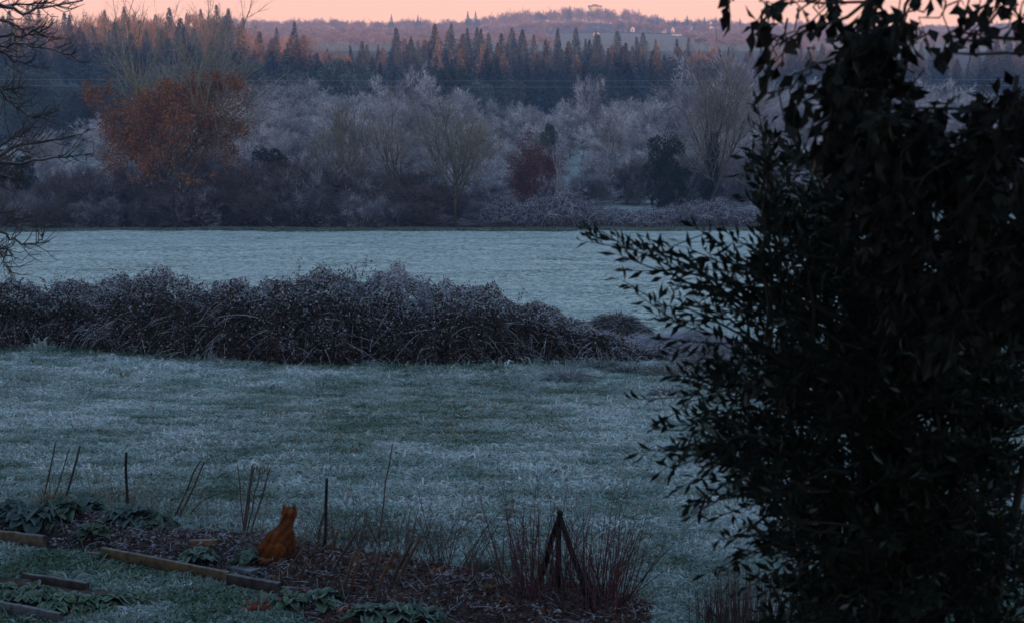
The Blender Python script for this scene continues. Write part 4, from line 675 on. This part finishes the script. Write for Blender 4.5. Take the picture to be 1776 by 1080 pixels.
stem_clump(onA(380, 915), 26, .5, .45, (.17, .14, .14), 'pale wispy weeds between the pair of canes and the fan', 'pale_weed_clump', 9, .2, 5, rs=.003)
stem_clump(ground(1300, 1100, 8, 40), 150, .3, .52, (.10, .065, .06), 'dense upright brown stems under the evergreen', 'upright_stem_clump', 10, .08, 6, rs=.0035, twl=.1)
stem_clump(ground(1240, 1085, 8, 40), 30, .2, .35, (.09, .065, .06), 'small upright brown stems left of the dense clump', 'small_stem_clump', 11, .1, 4)
stem_clump(onA(180, 900), 30, .55, .42, (.13, .10, .09), 'dry tangled weeds between the dead grass clump and the black post', 'dry_weed_clump', 12, .3, 7, rs=.003)
stem_clump(onA(500, 958), 30, .35, .34, (.14, .11, .10), 'dry tangled weeds behind the cat', 'tangled_weed_clump', 13, .3, 7, rs=.003)
tussock(onA(86, 886), .09, .22, 260, ((.22, .15, .07), (.16, .12, .07)), 'straw-coloured dead grass clump at the foot of the canes', 'dead_grass_clump', 'grass clump', .3, .004, 1, 31)
tussock(ground(835, 995, 8, 40), .13, .15, 300, (GR, DK), 'dark green tuft at the right shoulder of the mound', 'green_tuft', 'grass clump', .6, .004, 1, 32)

# ------------------------------------------------------------------ cat, sitting with its back to us
def blob(V, F_, c, rx, ry, rz, rot=(0, 0, 0), n=16):
    from mathutils import Euler
    m = Euler(rot).to_matrix(); k = sum(len(v) for v in V); th = np.linspace(0, math.pi, n + 1); ps = np.arange(2 * n) * math.pi / n; T_, P_ = np.meshgrid(th, ps, indexing='ij')
    q = np.stack([rx * np.sin(T_) * np.cos(P_), ry * np.sin(T_) * np.sin(P_), rz * np.cos(T_)], -1).reshape(-1, 3) @ np.array(m).T + np.array(c); i = np.arange(n)[:, None] * 2 * n; j = np.arange(2 * n)[None]; j2 = (j + 1) % (2 * n)
    V.append(q); F_.append(np.stack([i + j, i + 2 * n + j, i + 2 * n + j2, i + j2], -1).reshape(-1, 4) + k)
def capsule(V, F_, a, b, ra, rb, n=7):
    a, b = np.array(a), np.array(b)
    for t in np.linspace(0, 1, n): rr = ra + (rb - ra) * t; blob(V, F_, a + (b - a) * t, rr, rr, rr, n=10)
cp = onA(484, 972); cat = empty('cat', cp, 'ginger cat sitting upright on the bed with its back turned', 'cat'); V, Fc = [], []
# x to the right of the picture, y away; the cat faces right and away
blob(V, Fc, (-.055, .0, .085), .10, .085, .085); blob(V, Fc, (-.015, .01, .15), .095, .078, .10, (0, .35, 0)); blob(V, Fc, (.035, .03, .215), .068, .066, .09, (0, .3, 0)); blob(V, Fc, (.055, .04, .275), .05, .05, .07, (0, .22, 0))
capsule(V, Fc, (.06, .045, .30), (.073, .055, .345), .047, .045, 4)
blob(V, Fc, (.078, .06, .376), .056, .055, .048, (0, 0, .5)); blob(V, Fc, (.10, .095, .366), .024, .026, .02); blob(V, Fc, (.052, .055, .368), .025, .03, .025)
for sx, sy in ((-.034, .0), (.036, -.004)):      # ears
    c = np.array([.078 + sx, .06 + sy, .405]); k = sum(len(v) for v in V); b = np.array([[-.018, -.006, 0], [.018, -.006, 0], [.012, .012, 0], [-.012, .012, 0], [.1 * sx, 0, .043]]); V.append(c + b); Fc.append(np.array([[0, 1, 4, 4], [1, 2, 4, 4], [2, 3, 4, 4], [3, 0, 4, 4]]) + k)
    blob(V, Fc, c + [0, 0, .004], .018, .012, .022, n=6); blob(V, Fc, c + [sx * .12, 0, .02], .012, .009, .020, n=6); blob(V, Fc, c + [sx * .2, 0, .034], .007, .007, .014, n=6)
capsule(V, Fc, (.06, .005, .20), (.078, .012, .03), .032, .019); capsule(V, Fc, (.085, .055, .20), (.098, .06, .03), .032, .019); blob(V, Fc, (.088, .022, .016), .03, .018, .016); blob(V, Fc, (.108, .07, .016), .03, .018, .016)
blob(V, Fc, (-.02, -.06, .085), .085, .045, .075, (0, -.35, 0)); capsule(V, Fc, (-.05, -.075, .025), (.045, -.085, .02), .026, .02); blob(V, Fc, (-.02, .075, .08), .075, .04, .07)
ta = np.linspace(0, 1, 12); 
for t in ta: blob(V, Fc, (-.135 + .03 * t + .10 * t ** 2, -.03 - .085 * math.sin(t * 2.6), .03 - .006 * t), .022 - .006 * t, .022 - .006 * t, .020 - .004 * t, n=8)
me = bpy.data.meshes.new('cat_raw'); me.from_pydata([tuple(v) for v in np.concatenate(V)], [], [tuple(f[:3]) if f[2] == f[3] else tuple(f) for f in np.concatenate(Fc).tolist()]); tmp = bpy.data.objects.new('cat_tmp', me); col.objects.link(tmp)
md = tmp.modifiers.new('r', 'REMESH'); md.mode = 'VOXEL'; md.voxel_size = .0065; md2 = tmp.modifiers.new('s', 'SMOOTH'); md2.iterations = 5; md2.factor = .5
dg = bpy.context.evaluated_depsgraph_get(); ev = bpy.data.meshes.new_from_object(tmp.evaluated_get(dg)); bpy.data.objects.remove(tmp); CV = np.empty(len(ev.vertices) * 3); ev.vertices.foreach_get('co', CV); CV = CV.reshape(-1, 3); CN = np.empty(len(CV) * 3); ev.vertices.foreach_get('normal', CN); CN = CN.reshape(-1, 3)
CS = np.array([1.05, 1.1, .99]); CV = CV * CS
st_ = .5 + .5 * np.sin(CV[:, 0] * 95 - CV[:, 2] * 60 + 2.5 * wave(CV[:, 0] * 30, CV[:, 2] * 30, 1, 3)); Cc = np.array([.22, .060, .014])[None] * (1 - .45 * st_[:, None]); pal = (CV[:, 2] < .05)[:, None] * .25; Cc = Cc * (1 - pal) + np.array([.22, .10, .05]) * pal
Fq = [tuple(p.vertices) for p in ev.polygons]; m = bpy.data.meshes.new('cat_body'); m.from_pydata(CV.tolist(), [], Fq); a = m.color_attributes.new('Col', 'FLOAT_COLOR', 'POINT'); a.data.foreach_set('color', np.c_[Cc, np.ones(len(Cc))].ravel()); m.materials.append(M['fur']); m.polygons.foreach_set('use_smooth', np.ones(len(m.polygons), bool)); link('body', m, cat)
rr = np.random.default_rng(3); k = rr.integers(0, len(CV), 15000); d = norm(CN[k] * .55 + np.array([-.25, 0, -.75]) + rr.normal(size=(len(k), 3)) * .3); MB().add(*slivers(CV[k] - CN[k] * .002, CV[k] + d * .018 + CN[k] * .006, .0022, rr, Cc[k] * rr.uniform(.75, 1.35, (len(k), 1)))).obj('fur', M['fur'], cat)
cat.rotation_euler.z = RAD(0)
# ------------------------------------------------------------------ power lines over the valley
for i, (ya, yb, yc) in enumerate(((139, 141, 139), (150, 151.5, 149))):
    Y = 232; x = np.linspace(-190, 200, 60); a, b, c = at(600, ya, Y)[2], at(900, yb, Y)[2], at(1200, yc, Y)[2]; z = b + (x / 200) ** 2 * 2.2; m = MB(); add_poly(m, np.stack([x, 0 * x + Y, z], 1), .016, 4, (.40, .40, .45)); o = m.obj('power_line', M['stone'])
    tag(o, ('upper thin power line crossing before the spruces', 'lower thin power line crossing before the spruces')[i], 'wire', 'power lines over the valley')
for i, x in enumerate((-190, 200)):
    o = empty('power_pole', on(x, 232), ('wooden power pole beyond the left side of the valley', 'wooden power pole beyond the right side of the valley')[i], 'pole', 'power poles'); m = MB(); zt = at(900, 140, 232)[2] + 2.9 - o.location.z; add_poly(m, [(0, 0, -.5), (0, 0, zt)], [.16, .11], 8, (.10, .08, .06)); m.obj('mast', M['wood'], o); m = MB(); box(m, (-.06, -.9, zt - .9), (.06, .9, zt - .75), (.1, .08, .06)); m.obj('crossarm', M['wood'], o)

# ------------------------------------------------------------------ bare fruit tree whose boughs reach in from the left
ft = empty('fruit_tree', on(-4.6, 11.4), 'bare fruit tree whose frosted boughs reach in at the left edge', 'tree'); fb = np.array(ft.location); tk, bo = MB(), MB(); r = np.random.default_rng(90)
add_poly(tk, [(0, 0, -.1), (.05, 0, .8), (-.03, .03, 1.8), (.06, 0, 2.8), (.1, .02, 3.8), (.12, 0, 4.7)], [.14, .12, .105, .09, .06, .03], 9, (.06, .05, .045)); tk.obj('trunk', M['wood'], ft)
BR = [((-70, 30), (0, 6), (38, 24), (75, 14), (142, 1)), ((-70, 22), (0, 14), (30, 8), (80, 4), (120, -6)), ((-70, 40), (0, 33), (25, 48), (55, 62), (120, 68)), ((-70, 70), (0, 80), (40, 78), (95, 83), (128, 98)), ((-70, 75), (0, 62), (30, 66), (55, 52), (75, 58)), ((-70, 75), (0, 88), (28, 106), (62, 116)), ((-80, 120), (0, 148), (18, 178), (46, 200), (82, 206)), ((-80, 150), (0, 156), (20, 160), (34, 150)),
      ((-80, 290), (0, 266), (56, 250), (108, 241), (158, 226)), ((-80, 300), (0, 282), (60, 279), (110, 271), (152, 270)), ((-80, 300), (0, 258), (20, 240), (44, 232), (60, 216)), ((-80, 310), (0, 276), (25, 262), (50, 264)), ((-80, 320), (0, 300), (16, 310), (30, 312)), ((-80, 340), (0, 366), (22, 381), (46, 378)), ((-80, 370), (0, 404), (30, 421), (62, 424), (74, 412)), ((-80, 400), (-10, 410), (4, 440), (10, 462), (20, 474)), ((-80, 420), (-5, 428), (14, 436), (30, 448))]
for i, q in enumerate(BR):
    Yb = 10.8 + (i * 37 % 11) / 11 * 1.0; P = np.array([at(x, y, Yb) for x, y in q]); z0 = P[0, 2] - .35; root = np.array([fb[0] + .08, fb[1], z0]); P = np.concatenate([[root], P]) - fb; t = np.linspace(0, 1, len(P)); tt = np.linspace(0, 1, 16); Q = np.stack([np.interp(tt, t, P[:, k]) for k in range(3)], 1); Q[1:-1] = (Q[:-2] + Q[1:-1] * 2 + Q[2:]) / 4; Q[2:] += r.normal(size=(14, 3)) * .007
    rad0 = .0155 if i in (0, 8, 9) else .0115; bb = MB(); add_poly(bb, Q, np.interp(tt, [0, .35, 1], [rad0 * 1.8, rad0 * .75, .0022]), 5, (.07, .06, .06))
    for k in range(26):
        t0 = r.uniform(.38, 1); j = t0 * 15; j0 = min(int(j), 14); s = Q[j0] + (Q[j0 + 1] - Q[j0]) * (j - j0); d = norm(Q[j0 + 1] - Q[j0]); d = norm(d + perp(d[None], r)[0] * r.uniform(.4, 1.0) + [0, 0, .12]); ln = r.uniform(.03, .22) * (1.2 - .5 * t0); e = s + d * ln * .5 + r.normal(size=3) * .006; f = s + norm(d + [0, 0, .3]) * ln + r.normal(size=3) * .01
        w = .0032 if ln > .1 else .0022; add_poly(bb, [s, e, f], [w, w * .8, w * .5], 4, vary((.085, .07, .07), 1, r, .3)[0])
        if r.uniform() < .5: g = e + norm(d + r.normal(size=3) * .7) * ln * .5; add_poly(bb, [e, (e + g) / 2 + r.normal(size=3) * .003, g], [.0022, .002, .0012], 3, (.09, .075, .075))
    frost = Q[4:] + [0, 0, .004]; add_poly(bb, frost, np.interp(tt[4:], [0, .35, 1], [rad0 * 1.2, rad0 * .5, .0018]), 4, (.34, .33, .36)) if i % 3 == 0 else None
    bb.obj('bough', M['twig'], ft)

# ------------------------------------------------------------------ evergreens close by at the right
def leafy(bm, P0, P1, r, ntw, twl, leafL, leafW, gap, sagv, r0, acc, bark):
    t = np.linspace(0, 1, 7)[:, None]; Q = P0 + (P1 - P0) * t; Q[:, 2] += np.sin(t[:, 0] * 3.14) * sagv; Q[1:-1] += r.normal(size=(5, 3)) * .012; add_poly(bm, Q, np.linspace(r0, .002, 7), 4, bark)
    ts = np.sort(r.uniform(.3, 1, ntw)); ts[-1] = 1
    for t0 in ts:
        j = t0 * 6; j0 = min(int(j), 5); s = Q[j0] + (Q[j0 + 1] - Q[j0]) * (j - j0); d = norm(Q[j0 + 1] - Q[j0]); d = norm(d + perp(d[None], r)[0] * r.uniform(.2, .9) * (t0 < 1) + [0, 0, .15]); ln = twl * r.uniform(.5, 1.2); e = s + d * ln + [0, 0, -.15 * ln]
        add_poly(bm, [s, (s + e) / 2 + [0, 0, .02 * ln], e], [.0022, .0018, .001], 3, bark); k = max(3, int(ln / gap)); u = np.linspace(.12, 1, k); acc.append(np.c_[s + (e - s) * u[:, None], np.tile(d, (k, 1))])
def finish_leaves(acc, r, Ln, Wd, C, amt=.35, spread=.9, down=0, frost=0):
    A = np.concatenate(acc); n = len(A); d = norm(A[:, 3:]); D = norm(d * .75 + perp(d, r) * spread * r.uniform(.5, 1.2, (n, 1)) + [0, 0, -down]); C = vary(C, n, r, amt, .12)
    if frost: f = r.uniform(size=n) < frost; C[f] = vary((.15, .17, .17), f.sum(), r, .3)
    return MB().add(*leaves(A[:, :3], D, Ln * r.uniform(.7, 1.25, n), Wd * r.uniform(.75, 1.2, n), r, C, .22))
def sample_poly(poly, n, r):
    q = np.array(poly, float); lo, hi = q.min(0), q.max(0); o = []
    while sum(map(len, o)) < n: s = r.uniform(lo, hi, (n, 2)); o.append(s[inside(s[:, 0], s[:, 1], poly)])
    return np.concatenate(o)[:n]
r = np.random.default_rng(120); BK = (.035, .03, .026)
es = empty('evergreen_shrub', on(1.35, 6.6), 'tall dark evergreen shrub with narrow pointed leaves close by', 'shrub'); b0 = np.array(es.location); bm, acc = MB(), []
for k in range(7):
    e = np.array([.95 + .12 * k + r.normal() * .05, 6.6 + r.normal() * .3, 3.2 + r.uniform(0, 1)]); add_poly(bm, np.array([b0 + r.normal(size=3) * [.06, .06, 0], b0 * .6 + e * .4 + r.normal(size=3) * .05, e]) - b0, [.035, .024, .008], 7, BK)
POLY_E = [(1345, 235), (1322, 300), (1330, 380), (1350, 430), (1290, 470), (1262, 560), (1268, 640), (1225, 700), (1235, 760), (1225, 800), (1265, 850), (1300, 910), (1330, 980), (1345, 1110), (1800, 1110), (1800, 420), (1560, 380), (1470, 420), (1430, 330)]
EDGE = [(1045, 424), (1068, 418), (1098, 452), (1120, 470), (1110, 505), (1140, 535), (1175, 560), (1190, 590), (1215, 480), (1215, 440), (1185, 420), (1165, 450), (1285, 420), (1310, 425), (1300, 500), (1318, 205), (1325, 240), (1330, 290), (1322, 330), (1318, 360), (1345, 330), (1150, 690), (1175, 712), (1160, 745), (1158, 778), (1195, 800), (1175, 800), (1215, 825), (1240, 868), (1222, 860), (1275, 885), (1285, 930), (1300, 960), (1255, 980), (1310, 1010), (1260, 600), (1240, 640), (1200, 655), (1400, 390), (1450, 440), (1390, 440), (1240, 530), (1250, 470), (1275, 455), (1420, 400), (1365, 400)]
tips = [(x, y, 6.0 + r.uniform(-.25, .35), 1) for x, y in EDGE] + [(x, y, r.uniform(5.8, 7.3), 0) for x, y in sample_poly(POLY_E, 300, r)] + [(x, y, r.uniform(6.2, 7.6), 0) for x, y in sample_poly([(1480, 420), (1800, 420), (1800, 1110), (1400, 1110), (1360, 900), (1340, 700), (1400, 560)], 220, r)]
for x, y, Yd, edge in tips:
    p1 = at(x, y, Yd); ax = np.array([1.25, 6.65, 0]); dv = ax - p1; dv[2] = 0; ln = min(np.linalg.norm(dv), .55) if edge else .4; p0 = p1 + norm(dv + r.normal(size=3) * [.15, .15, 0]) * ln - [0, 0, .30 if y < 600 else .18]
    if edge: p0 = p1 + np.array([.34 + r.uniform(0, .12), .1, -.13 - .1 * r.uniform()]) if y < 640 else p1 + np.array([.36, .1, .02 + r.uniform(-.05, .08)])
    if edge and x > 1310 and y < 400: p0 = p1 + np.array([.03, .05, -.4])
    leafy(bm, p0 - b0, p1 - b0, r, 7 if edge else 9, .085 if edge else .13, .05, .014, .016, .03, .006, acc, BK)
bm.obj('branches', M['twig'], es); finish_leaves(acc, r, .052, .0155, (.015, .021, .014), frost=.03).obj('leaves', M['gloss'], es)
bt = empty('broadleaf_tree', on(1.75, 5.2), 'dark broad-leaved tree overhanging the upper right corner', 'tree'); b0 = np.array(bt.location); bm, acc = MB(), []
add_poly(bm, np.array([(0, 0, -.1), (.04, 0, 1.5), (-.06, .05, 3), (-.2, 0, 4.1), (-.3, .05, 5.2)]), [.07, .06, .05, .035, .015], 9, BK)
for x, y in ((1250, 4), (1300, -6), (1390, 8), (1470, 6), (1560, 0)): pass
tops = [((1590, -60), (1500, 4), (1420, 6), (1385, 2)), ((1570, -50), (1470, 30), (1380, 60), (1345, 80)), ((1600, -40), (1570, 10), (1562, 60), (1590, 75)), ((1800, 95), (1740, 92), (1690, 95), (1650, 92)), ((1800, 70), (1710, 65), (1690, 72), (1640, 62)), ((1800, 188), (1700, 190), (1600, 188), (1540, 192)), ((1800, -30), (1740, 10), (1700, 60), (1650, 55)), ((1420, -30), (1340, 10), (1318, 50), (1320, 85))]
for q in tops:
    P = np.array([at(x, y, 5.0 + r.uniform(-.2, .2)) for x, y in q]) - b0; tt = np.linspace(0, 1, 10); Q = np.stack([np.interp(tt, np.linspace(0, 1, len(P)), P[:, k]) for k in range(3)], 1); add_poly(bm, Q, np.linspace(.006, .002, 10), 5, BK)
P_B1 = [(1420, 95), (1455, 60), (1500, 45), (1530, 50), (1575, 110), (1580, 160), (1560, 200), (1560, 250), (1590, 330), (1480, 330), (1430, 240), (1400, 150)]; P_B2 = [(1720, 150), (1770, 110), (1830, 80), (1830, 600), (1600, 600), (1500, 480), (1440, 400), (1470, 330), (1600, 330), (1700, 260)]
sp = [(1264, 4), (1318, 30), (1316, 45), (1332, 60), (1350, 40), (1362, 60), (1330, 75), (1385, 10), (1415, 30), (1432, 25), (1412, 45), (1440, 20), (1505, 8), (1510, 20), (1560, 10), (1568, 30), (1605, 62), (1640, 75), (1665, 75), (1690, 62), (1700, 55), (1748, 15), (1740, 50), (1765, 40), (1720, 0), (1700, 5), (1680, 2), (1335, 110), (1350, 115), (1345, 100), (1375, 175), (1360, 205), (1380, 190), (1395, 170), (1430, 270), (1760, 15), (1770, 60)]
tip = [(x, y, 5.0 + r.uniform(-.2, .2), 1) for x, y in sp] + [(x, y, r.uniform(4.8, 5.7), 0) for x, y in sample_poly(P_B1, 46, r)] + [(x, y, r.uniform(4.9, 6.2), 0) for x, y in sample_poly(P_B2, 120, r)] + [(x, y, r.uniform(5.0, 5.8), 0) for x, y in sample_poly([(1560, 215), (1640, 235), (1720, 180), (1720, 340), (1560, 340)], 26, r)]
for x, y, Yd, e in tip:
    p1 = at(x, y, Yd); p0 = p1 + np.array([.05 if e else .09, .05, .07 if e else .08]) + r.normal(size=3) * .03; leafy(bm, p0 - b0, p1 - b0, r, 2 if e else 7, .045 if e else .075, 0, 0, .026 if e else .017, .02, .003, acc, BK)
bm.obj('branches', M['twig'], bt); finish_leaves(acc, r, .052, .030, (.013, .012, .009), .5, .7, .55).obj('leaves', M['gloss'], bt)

# ------------------------------------------------------------------ unseen house behind the viewer, added to shade the near shrubs and lawn
hs = empty('shading_house', on(-1.0, -4.6), 'unseen gabled house behind the viewpoint, added to shade the foreground', 'house'); m = MB(); box(m, (-7, -4, -.5), (7, 4, 6.2), (.30, .27, .24)); m.obj('wall', M['plaster'], hs)
m = MB(); m.add([(-7.4, 4.35, 6.0), (7.4, 4.35, 6.0), (7.4, 0, 9.2), (-7.4, 0, 9.2), (-7.4, -4.5, 6.0), (7.4, -4.5, 6.0), (-7.4, 4.35, 6.25), (7.4, 4.35, 6.25), (7.4, 0, 9.5), (-7.4, 0, 9.5), (-7.4, -4.5, 6.25), (7.4, -4.5, 6.25)], [[0, 1, 2, 3], [3, 2, 5, 4], [6, 7, 8, 9], [9, 8, 11, 10], [0, 1, 7, 6], [4, 5, 11, 10], [0, 3, 9, 6], [3, 4, 10, 9], [1, 2, 8, 7], [2, 5, 11, 8]], (.10, .09, .09)); m.obj('roof', M['stone'], hs)
for x in (-5, -2, 4.5):
    for z in (.9, 3.8):
        f = MB(); box(f, (x - .55, 3.98, z), (x + .55, 4.06, z + 1.35), (.5, .48, .45)); w = f.obj('window', M['plaster'], hs); f = MB(); box(f, (x - .47, 4.05, z + .08), (x + .47, 4.075, z + 1.27), (.02, .025, .03)); f.obj('pane', M['gloss'], w)
f = MB(); box(f, (1.4, 3.98, 0), (2.4, 4.06, 2.1), (.06, .08, .07)); f.obj('door', M['wood'], hs)
# ------------------------------------------------------------------ valley haze
hz = MB(); box(hz, (-1100, -449, -24), (1100, 2055, 46), (1, 1, 1)); hm = bpy.data.materials.new('haze_air'); hm.use_nodes = True; t = hm.node_tree; t.nodes.clear()
o_ = t.nodes.new('ShaderNodeOutputMaterial'); v_ = t.nodes.new('ShaderNodeVolumePrincipled'); v_.inputs['Color'].default_value = (.40, .60, 1.0, 1); v_.inputs['Density'].default_value = .00042; v_.inputs['Anisotropy'].default_value = 0
t.links.new(v_.outputs[0], o_.inputs['Volume']); ho = hz.obj('haze', hm); tag(ho, 'thin bluish morning haze filling the valley air', kind='stuff')
